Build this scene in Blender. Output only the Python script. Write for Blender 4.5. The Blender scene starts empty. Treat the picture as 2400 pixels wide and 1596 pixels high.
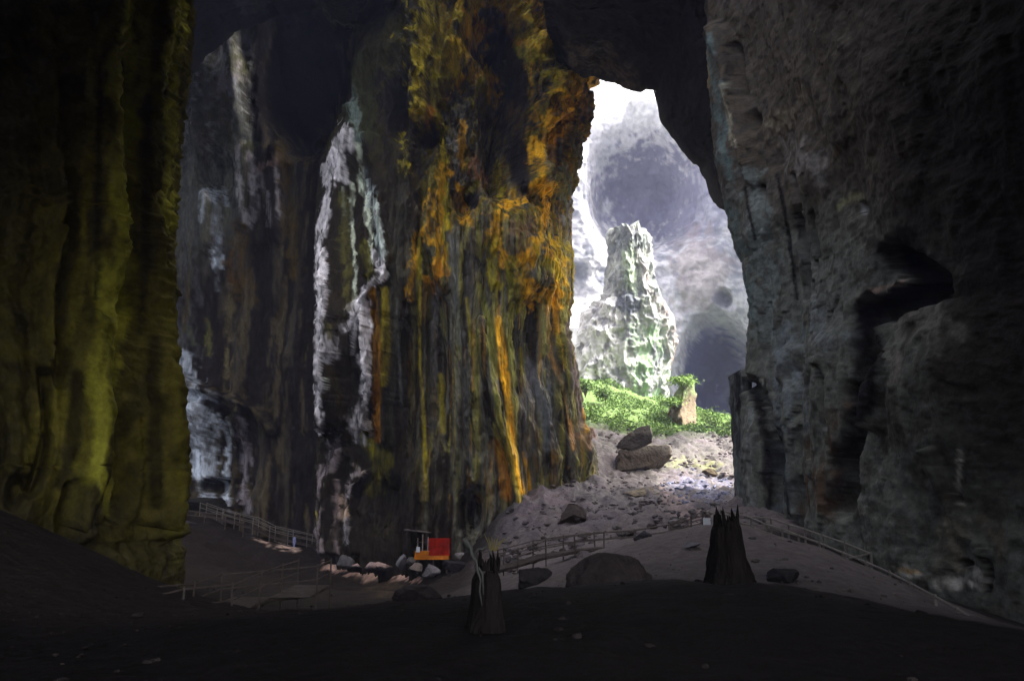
import bpy, bmesh, math, random
import numpy as np
from mathutils import Vector, Matrix
R = math.radians
random.seed(7)
S = bpy.context.scene
C = S.collection

# ---------------------------------------------------------------- camera, sky, sun, exposure
PITCH, F = R(12.0), 1848.0                      # focal length in pixels of a 2400 wide frame
cam = bpy.data.cameras.new('camera'); cam.sensor_width = 36.0
cam.lens = F / 2400 * 36.0; cam.clip_start = 0.1; cam.clip_end = 3000
co = bpy.data.objects.new('camera', cam); C.objects.link(co)
co.location = (0, 0, 0); co.rotation_euler = (R(90) + PITCH, 0, 0)
S.camera = co
SUN_EL, SUN_AZ = R(55), R(108)                  # azimuth clockwise from +Y: from the right and a little behind us
w = bpy.data.worlds.new('World'); S.world = w; w.use_nodes = True
nt = w.node_tree; nt.nodes.clear()
sky = nt.nodes.new('ShaderNodeTexSky'); sky.sky_type = 'NISHITA'; sky.sun_disc = False
sky.sun_elevation = SUN_EL; sky.sun_rotation = SUN_AZ; sky.dust_density = 7; sky.ozone_density = .4; sky.air_density = .6
bg = nt.nodes.new('ShaderNodeBackground'); bg.inputs[1].default_value = 0.15
wo = nt.nodes.new('ShaderNodeOutputWorld')
hs = nt.nodes.new('ShaderNodeHueSaturation'); hs.inputs['Saturation'].default_value = .55; nt.links.new(sky.outputs[0], hs.inputs['Color']); nt.links.new(hs.outputs[0], bg.inputs[0]); nt.links.new(bg.outputs[0], wo.inputs[0])
sl = bpy.data.lights.new('sun', 'SUN'); sl.energy = 2.6; sl.angle = R(0.5); sl.color = (1, 0.95, 0.88)
so = bpy.data.objects.new('sun', sl); C.objects.link(so)
sd = Vector((math.sin(SUN_AZ) * math.cos(SUN_EL), math.cos(SUN_AZ) * math.cos(SUN_EL), math.sin(SUN_EL)))
so.rotation_euler = sd.to_track_quat('Z', 'Y').to_euler()
S.view_settings.view_transform = 'Standard'; S.view_settings.look = 'None'
S.view_settings.exposure = 2.5; S.view_settings.gamma = 1.0
S.render.engine = 'CYCLES'
cy = S.cycles
cy.use_denoising = True; cy.use_adaptive_sampling = False
try:
    cy.denoiser = 'OPENIMAGEDENOISE'; cy.denoising_input_passes = 'RGB_ALBEDO_NORMAL'; cy.denoising_prefilter = 'ACCURATE'
except Exception: pass
cy.max_bounces = 6; cy.diffuse_bounces = 4; cy.glossy_bounces = 1; cy.volume_bounces = 1
cy.transmission_bounces = 1; cy.transparent_max_bounces = 4
cy.sample_clamp_indirect = 4.0; cy.caustics_reflective = False; cy.caustics_refractive = False

# ---------------------------------------------------------------- pixel <-> world
CP, SP = math.cos(PITCH), math.sin(PITCH)
def W(px, py, Y):
    a = (np.asarray(px, float) - 1200) / F; b = (798 - np.asarray(py, float)) / F
    dy = CP - b * SP; dz = SP + b * CP; k = np.asarray(Y, float) / dy
    return a * k, k * dy, dz * k
def at(px, py, Y):
    x, y, z = W(px, py, Y); return Vector((float(x), float(y), float(z)))
def proj(x, y, z):
    f = y * CP + z * SP; u = -y * SP + z * CP
    f = np.where(np.abs(f) < .5, .5, f)
    return 1200 + F * x / f, 798 - F * u / f
def Zof(py, Y): return float(W(1200, py, Y)[2])

# ---------------------------------------------------------------- noise
def _hs(n):
    n = (n ^ (n >> np.uint32(13))) * np.uint32(1274126177)
    n = (n ^ (n >> np.uint32(16))) * np.uint32(2246822519)
    return ((n ^ (n >> np.uint32(15))) & np.uint32(0xffffff)).astype(np.float32) * np.float32(1 / 16777215.0)
def vn(x, y, z, s=0):
    x, y, z = [np.asarray(q, np.float32) for q in (x, y, z)]
    x, y, z = np.broadcast_arrays(x, y, z)
    i, j, k = np.floor(x), np.floor(y), np.floor(z)
    u, v, t = x - i, y - j, z - k
    u = u * u * (3 - 2 * u); v = v * v * (3 - 2 * v); t = t * t * (3 - 2 * t)
    a0 = i.astype(np.int32).view(np.uint32) * np.uint32(374761393); a1 = a0 + np.uint32(374761393)
    b0 = j.astype(np.int32).view(np.uint32) * np.uint32(668265263); b1 = b0 + np.uint32(668265263)
    c0 = k.astype(np.int32).view(np.uint32) * np.uint32(2246822519 + 12) + np.uint32((s * 974634777) & 0xffffffff); c1 = c0 + np.uint32(2246822519 + 12)
    def row(b, c):
        p = _hs(a0 + b + c); q = _hs(a1 + b + c); return p + (q - p) * u
    p = row(b0, c0); p += (row(b1, c0) - p) * v
    q = row(b0, c1); q += (row(b1, c1) - q) * v
    return p + (q - p) * t
def fbm(x, y, z, o=4, s=0):
    r = 0; a = .5; tot = 0
    for q in range(o):
        r = r + a * vn(x, y, z, s + q * 17); tot += a
        x, y, z = x * 2.03 + 5.1, y * 2.03 + 1.7, z * 2.03 + 9.2; a *= .5
    return r / tot
def ridge(x, y, z, o=3, s=0):
    r = 0; a = .5; tot = 0
    for q in range(o):
        r = r + a * (1 - np.abs(2 * vn(x, y, z, s + q * 31) - 1)); tot += a
        x, y, z = x * 2.1 + 3.3, y * 2.1 + 7.7, z * 2.1 + 1.1; a *= .5
    return r / tot
def ss(a, b, x):
    t = np.clip((x - a) / (b - a), 0, 1); return t * t * (3 - 2 * t)
def lin(c):                                     # sRGB 0-255 -> linear
    c = np.array(c, float) / 255
    return np.where(c <= .04045, c / 12.92, ((c + .055) / 1.055) ** 2.4)
def dist(px, py, pts):
    d = np.full(px.shape, 1e9); P = np.array(pts, float)
    if len(P) == 1: return np.hypot(px - P[0, 0], py - P[0, 1])
    for a, b in zip(P[:-1], P[1:]):
        ab = b - a; t = np.clip(((px - a[0]) * ab[0] + (py - a[1]) * ab[1]) / (ab @ ab + 1e-9), 0, 1)
        d = np.minimum(d, np.hypot(px - a[0] - t * ab[0], py - a[1] - t * ab[1]))
    return d
def ell(px, py, cx, cyy, rx, ry): return np.sqrt(((px - cx) / rx) ** 2 + ((py - cyy) / ry) ** 2)

# ---------------------------------------------------------------- object helpers
def tag(o, label=None, cat=None, group=None, kind=None):
    if label: o['label'] = label
    if cat: o['category'] = cat
    if group: o['group'] = group
    if kind: o['kind'] = kind
    return o
def mesh_np(name, V, faces, mat, col=None, smooth=True, parent=None):
    me = bpy.data.meshes.new(name)
    V = np.asarray(V, np.float32); faces = np.asarray(faces, np.int32)
    n, k = faces.shape
    me.vertices.add(len(V)); me.vertices.foreach_set('co', V.ravel())
    me.loops.add(n * k); me.loops.foreach_set('vertex_index', faces.ravel())
    me.polygons.add(n); me.polygons.foreach_set('loop_start', np.arange(0, n * k, k, dtype=np.int32))
    me.polygons.foreach_set('use_smooth', np.full(n, smooth))
    if col is not None:
        a = me.color_attributes.new('Rock', 'FLOAT_COLOR', 'POINT')
        c4 = np.ones((len(V), 4), np.float32); c4[:, :3] = col
        a.data.foreach_set('color', c4.ravel())
    me.update(calc_edges=True)
    if mat: me.materials.append(mat)
    o = bpy.data.objects.new(name, me); C.objects.link(o)
    if parent: o.parent = parent
    return o
def grid_faces(nv, nu, wrap=False):
    i = np.arange(nv - 1)[:, None] * nu; j = np.arange(nu if wrap else nu - 1)[None, :]
    j2 = (j + 1) % nu
    return np.stack([i + j, i + j2, i + nu + j2, i + nu + j], -1).reshape(-1, 4)
def gnorm(P):
    du = np.gradient(P, axis=1); dv = np.gradient(P, axis=0)
    N = np.cross(du, dv); N /= np.linalg.norm(N, axis=2, keepdims=True) + 1e-9
    return N

# ---------------------------------------------------------------- materials
def mat(name, col=(.3, .3, .3), rough=.85, attr=False, var=.35, sc=1.0, bump=.3, bsc=1.0, streak=1.0, spec=.06, metal=0):
    m = bpy.data.materials.new(name); m.use_nodes = True; n = m.node_tree; n.nodes.clear()
    out = n.nodes.new('ShaderNodeOutputMaterial'); b = n.nodes.new('ShaderNodeBsdfPrincipled')
    n.links.new(b.outputs[0], out.inputs[0])
    b.inputs['Roughness'].default_value = rough; b.inputs['Metallic'].default_value = metal
    b.inputs['Specular IOR Level'].default_value = spec
    tc = n.nodes.new('ShaderNodeTexCoord'); mp = n.nodes.new('ShaderNodeMapping')
    mp.inputs['Scale'].default_value = (sc, sc, sc * streak); n.links.new(tc.outputs['Object'], mp.inputs[0])
    no = n.nodes.new('ShaderNodeTexNoise'); no.inputs['Scale'].default_value = 1.0; no.inputs['Detail'].default_value = 10
    no.inputs['Roughness'].default_value = .72
    n.links.new(mp.outputs[0], no.inputs['Vector'])
    mr = n.nodes.new('ShaderNodeMapRange'); mr.inputs[1].default_value = .3; mr.inputs[2].default_value = .7
    mr.inputs[3].default_value = 1 - var; mr.inputs[4].default_value = 1 + var
    n.links.new(no.outputs[0], mr.inputs[0])
    mx = n.nodes.new('ShaderNodeVectorMath'); mx.operation = 'SCALE'
    if attr:
        at_ = n.nodes.new('ShaderNodeAttribute'); at_.attribute_name = 'Rock'; n.links.new(at_.outputs['Color'], mx.inputs[0])
    else: mx.inputs[0].default_value = col[:3]
    n.links.new(mr.outputs[0], mx.inputs['Scale']); n.links.new(mx.outputs[0], b.inputs['Base Color'])
    if bump:
        n2 = n.nodes.new('ShaderNodeTexNoise'); n2.inputs['Scale'].default_value = bsc; n2.inputs['Detail'].default_value = 5
        mp2 = n.nodes.new('ShaderNodeMapping'); mp2.inputs['Scale'].default_value = (1, 1, max(.15, streak))
        n.links.new(tc.outputs['Object'], mp2.inputs[0]); n.links.new(mp2.outputs[0], n2.inputs['Vector'])
        bp = n.nodes.new('ShaderNodeBump'); bp.inputs['Strength'].default_value = bump; bp.inputs['Distance'].default_value = .3
        n.links.new(n2.outputs[0], bp.inputs['Height']); n.links.new(bp.outputs[0], b.inputs['Normal'])
    return m
M = {}
M['rock'] = mat('limestone', attr=True, sc=1.5, var=.6, bump=.6, bsc=2.6, streak=.4)
M['rock_rough'] = mat('rough_limestone', attr=True, sc=1.5, var=.5, bump=.3, bsc=4.0)
M['far'] = mat('pale_limestone', attr=True, sc=.5, var=.22, bump=.4, bsc=.7, streak=.5)
M['soil'] = mat('guano_soil', attr=True, sc=2.2, var=.35, bump=.5, bsc=3.0)
M['stone'] = mat('stone', attr=True, sc=2.0, var=.4, bump=.6, bsc=3.0)
M['dark_rock'] = mat('dark_rock', (.035, .03, .028), sc=1.0, var=.5, bump=.6, bsc=1.5)
M['wood_dark'] = mat('charred_wood', (.012, .010, .009), sc=6, var=.6, bump=.6, bsc=14, streak=.15)
M['wood'] = mat('grey_wood', (.30, .25, .21), sc=3, var=.35, bump=.3, bsc=9)
M['rail'] = mat('weathered_rail', (.17, .15, .13), sc=3, var=.3, bump=.2, bsc=9)
M['wood_old'] = mat('old_wood', (.10, .08, .07), sc=3, var=.4, bump=.3, bsc=9)
M['bone'] = mat('bleached_wood', (.075, .075, .068), sc=4, var=.4, bump=.5, bsc=10, streak=.3)
M['leaf'] = mat('leaf', (.11, .18, .055), sc=.35, var=.5, bump=0, rough=.6)
M['leaf2'] = mat('leaf_bright', (.17, .27, .07), sc=.5, var=.4, bump=0, rough=.6)
M['red'] = mat('red_tarp', (.34, .016, .004), sc=1.2, var=.6, bump=.2, bsc=4, rough=.6)
M['orange'] = mat('orange_tarp', (.50, .16, .01), sc=1.5, var=.5, bump=.2, bsc=4, rough=.6)
M['white'] = mat('white_paint', (.62, .64, .68), sc=3, var=.1, bump=0, rough=.6)
M['skin'] = mat('skin', (.35, .2, .13), sc=3, var=.1, bump=0)
M['cloth_blue'] = mat('blue_cloth', (.30, .34, .62), sc=9, var=.2, bump=0)
M['cloth_dark'] = mat('dark_cloth', (.03, .03, .05), sc=9, var=.2, bump=0)
M['hair'] = mat('hair', (.02, .015, .01), sc=9, var=.2, bump=0)

# ---------------------------------------------------------------- paint language: strokes in photo pixels baked on the rock as stains, and as some light and shade
class Surf:
    def __init__(s, P):
        s.P = P; s.shape = P.shape[:2]; s.update()
        s.col = np.zeros(P.shape)
    def update(s):
        s.x, s.y, s.z = s.P[..., 0], s.P[..., 1], s.P[..., 2]
        s.px, s.py = proj(s.x, s.y, s.z)
    def disp(s, d):
        s.P = s.P + s.N() * np.asarray(d)[..., None]; s.update()
    sgn = -1; n0 = None
    def toward(s, d):                           # push out along the smooth normal of the undisplaced form
        if s.n0 is None:
            n = gnorm(s.P) * s.sgn; n[..., 2] *= .3; s.n0 = n / (np.linalg.norm(n, axis=2, keepdims=True) + 1e-9)
        s.P = s.P + s.n0 * np.asarray(d)[..., None]; s.update()
    def fit(s, pts, side, wn=31):
        m = s.px.max(1) if side > 0 else s.px.min(1); j = (s.px.argmax(1) if side > 0 else s.px.argmin(1)); r = np.arange(len(m))
        yy = s.py[r, j]; q = np.array(pts, float); o = np.argsort(q[:, 1]); e = np.interp(yy, q[o, 1], q[o, 0]) - m
        e = np.convolve(np.pad(e, wn // 2, 'edge'), np.ones(wn) / wn, 'valid') * s.y[r, j] / F
        lo, hi = s.x.min(1)[:, None], s.x.max(1)[:, None]; t = (s.x - lo) / (hi - lo); t = t if side > 0 else 1 - t
        s.P = s.P + np.stack([e[:, None] * ss(.25, .95, t), 0 * s.x, 0 * s.x], -1); s.update()
    def streak(s, f=1.0, v=.08, o=3, seed=0): return fbm(s.x * f, s.y * f * .6, s.z * f * v, o, seed)
    def blot(s, f=.5, o=4, seed=0): return fbm(s.x * f, s.y * f, s.z * f, o, seed)
    def base(s, c): s.col[:] = c
    def lay(s, m, c):
        m = np.clip(m, 0, 1)[..., None]; s.col = s.col * (1 - m) + np.asarray(c) * m
    def stroke(s, pts, wd, c, a=1.0, rag=.9, f=1.2, v=.12, seed=3, brk=.68, warp=.9):
        q = np.array(pts, float); m = wd * (2.3 + rag)
        I = np.nonzero((s.px > q[:, 0].min() - m) & (s.px < q[:, 0].max() + m) & (s.py > q[:, 1].min() - m) & (s.py < q[:, 1].max() + m))
        if not len(I[0]): return
        x, y, z = s.x[I], s.y[I], s.z[I]
        n = fbm(x * f, y * f * .6, z * f * v, 4, seed)
        wx = (fbm(x * .9, y * .9, z * (.9 if v > .2 else .25), 3, seed + 7) - .5) * 3.2 * wd * warp; wy = (fbm(x * .9, y * .9, z * .9, 3, seed + 8) - .5) * 3.2 * wd * warp
        d = dist(s.px[I] + wx, s.py[I] + wy, pts) / wd
        k = a * ss(0, .55, 1.05 - d + (n - .5) * 2 * rag - .1)
        k = np.clip(k * (1 - brk + brk * ss(.38, .52, fbm(x * 1.9, y * 1.9, z * (.5 if v > .2 else .3), 3, seed + 50))), 0, 1)[:, None]
        s.col[I] = s.col[I] * (1 - k) + np.asarray(c) * k
    def spot(s, cx, cyy, rx, ry, c, a=1.0, rag=.9, f=.6, seed=5, v=.6):
        m = 1.3 + rag
        I = np.nonzero((np.abs(s.px - cx) < rx * m) & (np.abs(s.py - cyy) < ry * m))
        if not len(I[0]): return
        x, y, z = s.x[I], s.y[I], s.z[I]
        n = fbm(x * f, y * f, z * f * v, 4, seed)
        k = np.clip(a * ss(0, .3, 1 - ell(s.px[I], s.py[I], cx, cyy, rx, ry) + (n - .5) * 2 * rag - .1), 0, 1)[:, None]
        s.col[I] = s.col[I] * (1 - k) + np.asarray(c) * k
    def build(s, name, m, wrap=False, flip=False):
        nv, nu = s.shape; f = grid_faces(nv, nu, wrap)
        if flip: f = f[:, ::-1]
        return mesh_np(name, s.P.reshape(-1, 3), f, m, s.col.reshape(-1, 3))
def bump_add(px, py, feats):
    """sum of carved (-) and raised (+) features, metres"""
    d = np.zeros(px.shape)
    for f in feats:
        if f[0] == 's':
            q = np.array(f[1], float); m = f[2]
            I = np.nonzero((px > q[:, 0].min() - m) & (px < q[:, 0].max() + m) & (py > q[:, 1].min() - m) & (py < q[:, 1].max() + m))
            d[I] += f[3] * ss(0, 1, 1 - dist(px[I], py[I], f[1]) / f[2])
        elif f[0] == 'c':
            q = np.array(f[1], float); m = f[2] * 1.6
            I = np.nonzero((px > q[:, 0].min() - m) & (px < q[:, 0].max() + m) & (py > q[:, 1].min() - m) & (py < q[:, 1].max() + m))
            a, b = px[I], py[I]; wx = (fbm(a * .03, b * .012, 0, 2, 66) - .5) * f[2] * .9
            d[I] += f[3] * ss(0, .6, 1 - dist(a + wx, b + wx, f[1]) / f[2])
        else: d += f[5] * ss(0, 1, 1.25 - ell(px, py, *f[1:5]))
    return d
def body(nu, nv, z0, z1, left, right, Yl, Yr, front, back, e=.75):
    """upright rock mass: left/right silhouettes as [(px,py)...] at distances Yl, Yr; rounded plan bulging 'front' metres to us"""
    z = np.linspace(z1, z0, nv)
    def edge(pts, Y):
        zz = np.array([Zof(p[1], Y) for p in pts]); xx = np.array([float(W(p[0], p[1], Y)[0]) for p in pts])
        o = np.argsort(zz); return np.interp(z, zz[o], xx[o])
    xl, xr = edge(left, Yl), edge(right, Yr)
    nb = nu // 10
    t = np.concatenate([np.linspace(-.5, -.04, nb)[:-1], np.linspace(-.04, 1.04, nu - 2 * nb + 2), np.linspace(1.04, 1.5, nb)[1:]])
    th = math.pi * (1 - t)
    c, sn = np.cos(th), np.sin(th)
    cc = np.sign(c) * np.abs(c) ** e
    q = (cc + 1) / 2
    X = xl[:, None] * (1 - q) + xr[:, None] * q
    Yc = Yl * (1 - q) + Yr * q
    dep = np.where(sn > 0, front * np.abs(sn) ** .8, -back * np.abs(sn))
    fr = front if np.isscalar(front) else front
    Yy = Yc - dep
    P = np.stack([X, np.broadcast_to(Yy, X.shape), np.broadcast_to(z[:, None], X.shape)], -1)
    return Surf(P)
GREY, DARK = np.array([.10, .10, .09]), np.array([.022, .019, .016])
WHITE, BLUEW = np.array([.62, .56, .58]), np.array([.45, .50, .55])
MOSS, OLIVE = np.array([.20, .20, .012]), np.array([.17, .155, .012])
ORNG, YEL, RUST = np.array([.74, .38, .02]), np.array([.36, .29, .02]), np.array([.38, .14, .012])

# ================================================================ CENTRAL FLOWSTONE MASS
def flowstone():
    left = [(900, -400), (860, 0), (832, 100), (822, 210), (812, 290), (775, 320), (752, 380), (738, 560), (735, 900), (740, 1010), (752, 1060), (738, 1120), (736, 1300), (730, 1500)]
    right = [(1640, -400), (1560, 0), (1470, 100), (1395, 150), (1348, 182), (1372, 212), (1396, 232), (1390, 262), (1366, 320), (1374, 335), (1356, 375), (1358, 400), (1342, 440), (1336, 560), (1346, 620), (1342, 700), (1334, 740), (1336, 790), (1352, 850), (1366, 940), (1378, 1010), (1400, 1060), (1440, 1300), (1450, 1500)]
    s = body(820, 900, -9, 92, left, right, 101, 97, 13, 16, .85)
    X, Y, Z = s.x, s.y, s.z; px, py = s.px, s.py
    low = ss(300, 620, py)
    s.toward((fbm(X * .11, Y * .11, Z * .05, 3, 11) - .5) * 9 * ss(-9, 5, Z))
    fl = ridge(X * .55 + 1.2 * vn(X * .1, Y * .1, Z * .07, 2), Y * .4, Z * .03, 2, 21)
    s.toward((fl - .5) * 2.2 * (0.35 + .65 * low))
    px, py = s.px, s.py
    feats = [
     ('e', 1215, 250, 62, 250, -9), ('e', 1170, 110, 55, 100, -6), ('e', 920, 250, 48, 95, -4), ('e', 1245, 330, 40, 130, -5),
     ('s', [(990, 0), (1000, 90), (975, 200), (985, 300)], 55, 4.5), ('s', [(1130, 0), (1100, 90), (1075, 200)], 45, 4.0),
     ('s', [(1230, 40), (1270, 110), (1360, 140)], 45, 3.0), ('s', [(1340, 200), (1300, 270), (1275, 340), (1270, 440)], 40, 4),
     ('s', [(1060, 240), (1090, 185), (1150, 180), (1165, 230)], 40, 4.5), ('s', [(1195, 250), (1205, 300)], 28, 4.0), ('e', 1120, 300, 60, 90, 2.5),
     ('e', 1215, 540, 100, 95, 3.6), ('s', [(1250, 440), (1330, 420)], 40, 2.0), ('e', 1270, 640, 75, 80, 3.2),
     ('s', [(1040, 380), (1010, 560), (1050, 680)], 38, 2.8), ('s', [(940, 330), (955, 500), (960, 700)], 22, 1.5),
     ('e', 1010, 330, 45, 40, -3), ('e', 1110, 480, 30, 35, -3), ('e', 960, 560, 20, 80, -2),
     ('s', [(1168, 760), (1185, 900), (1200, 1010), (1232, 1180)], 26, 2.0), ('s', [(880, 660), (885, 1030)], 30, 1.6),
     ('e', 1040, 900, 40, 260, -2.5), ('e', 930, 900, 35, 200, -2.0), ('e', 1110, 1200, 40, 70, -4), ('e', 880, 1180, 40, 80, -2),
     ('s', [(800, 320), (770, 420), (755, 540), (748, 640), (750, 800), (745, 1000)], 26, 2.2), ('s', [(842, 330), (852, 430), (876, 540), (898, 640), (860, 690), (825, 720), (840, 800), (850, 900), (840, 1000)], 26, 2.2),
     ('s', [(826, 430), (828, 560), (833, 650)], 12, 1.2), ('e', 800, 600, 32, 140, -1.6), ('e', 800, 880, 32, 90, -2.0),
     ('s', [(775, 1060), (748, 1120), (748, 1290)], 16, 1.5), ('s', [(835, 1110), (800, 1160), (806, 1290)], 14, 1.5), ('e', 775, 1180, 18, 80, -1.5)]
    s.toward(bump_add(px, py, feats))
    X, Y, Z = s.x, s.y, s.z
    crag = (ridge(X * .45, Y * .45, Z * .3, 4, 41) - .5) * 2.6 * (1 - .7 * low) * ss(850, 960, px)
    fine = (ridge(X * 1.5, Y * 1.0, Z * .05, 3, 43) - .5) * 1.3 * low + (fbm(X * 1.3, Y * 1.3, Z * .7, 4, 47) - .5) * (.9 + .9 * (1 - low) * ss(880, 960, px)) + (ridge(X * 2.2, Y * 2.2, Z * 1.6, 3, 48) - .5) * .8 * (1 - low) * ss(900, 960, px)
    s.toward(crag + fine)
    s.fit(right, 1); s.fit(left, -1)
    # ---- stains, with shade painted into the hollows
    n1 = s.streak(.5, .06, 4, 5); n2 = s.blot(.35, 4, 9); n3 = s.streak(1.3, .05, 4, 77)
    s.base(np.array([.026, .021, .014]))
    fr = ss(930, 1080, s.px + 60 * (n2 - .5)); lowb = 1 - ss(1120, 1240, s.py)
    n4 = s.streak(1.6, .03, 3, 177); n5 = s.streak(1.9, .03, 3, 277); n6 = s.blot(.8, 4, 88)
    s.lay(.85 * ss(.42, .62, n3) * low * fr, [.15, .14, .10])
    s.lay(.8 * ss(.52, .64, n4) * low * fr * lowb, [.23, .21, .05])
    s.lay(.5 * ss(.57, .66, n5) * low * fr * lowb, [.38, .21, .04])
    s.lay(.6 * ss(.54, .66, s.streak(.8, .04, 3, 377)) * low * ss(880, 930, s.px) * lowb, [.09, .085, .06])
    up = (1 - ss(430, 640, s.py)) * ss(950, 1010, s.px)
    s.lay(.6 * ss(.46, .56, n6) * up, [.17, .135, .015]); s.lay(.5 * ss(.53, .6, s.blot(1.3, 3, 89)) * up * ss(1050, 1250, s.px), [.38, .20, .014]); s.lay(.6 * ss(.52, .6, s.blot(1.9, 3, 90)) * up, [.03, .024, .014])
    s.lay(.5 * ss(.5, .6, n6) * (1 - ss(250, 500, s.py)) * (1 - ss(930, 990, s.px)), [.06, .055, .014])
    for cx, cy, rx, ry in [(1205, 250, 45, 200), (1170, 120, 42, 90), (930, 250, 38, 90), (1010, 330, 30, 26), (1110, 470, 20, 26), (1215, 380, 30, 90)]: s.spot(cx, cy, rx, ry, [.016, .014, .014], .9, .3)  # hollows darkened with painted shade
    # moss and yellow algae of the upper part
    G = [.15, .125, .014]
    s.spot(900, 110, 90, 80, [.06, .055, .02], .8); s.spot(850, 230, 50, 120, [.045, .05, .02], .7)
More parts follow.
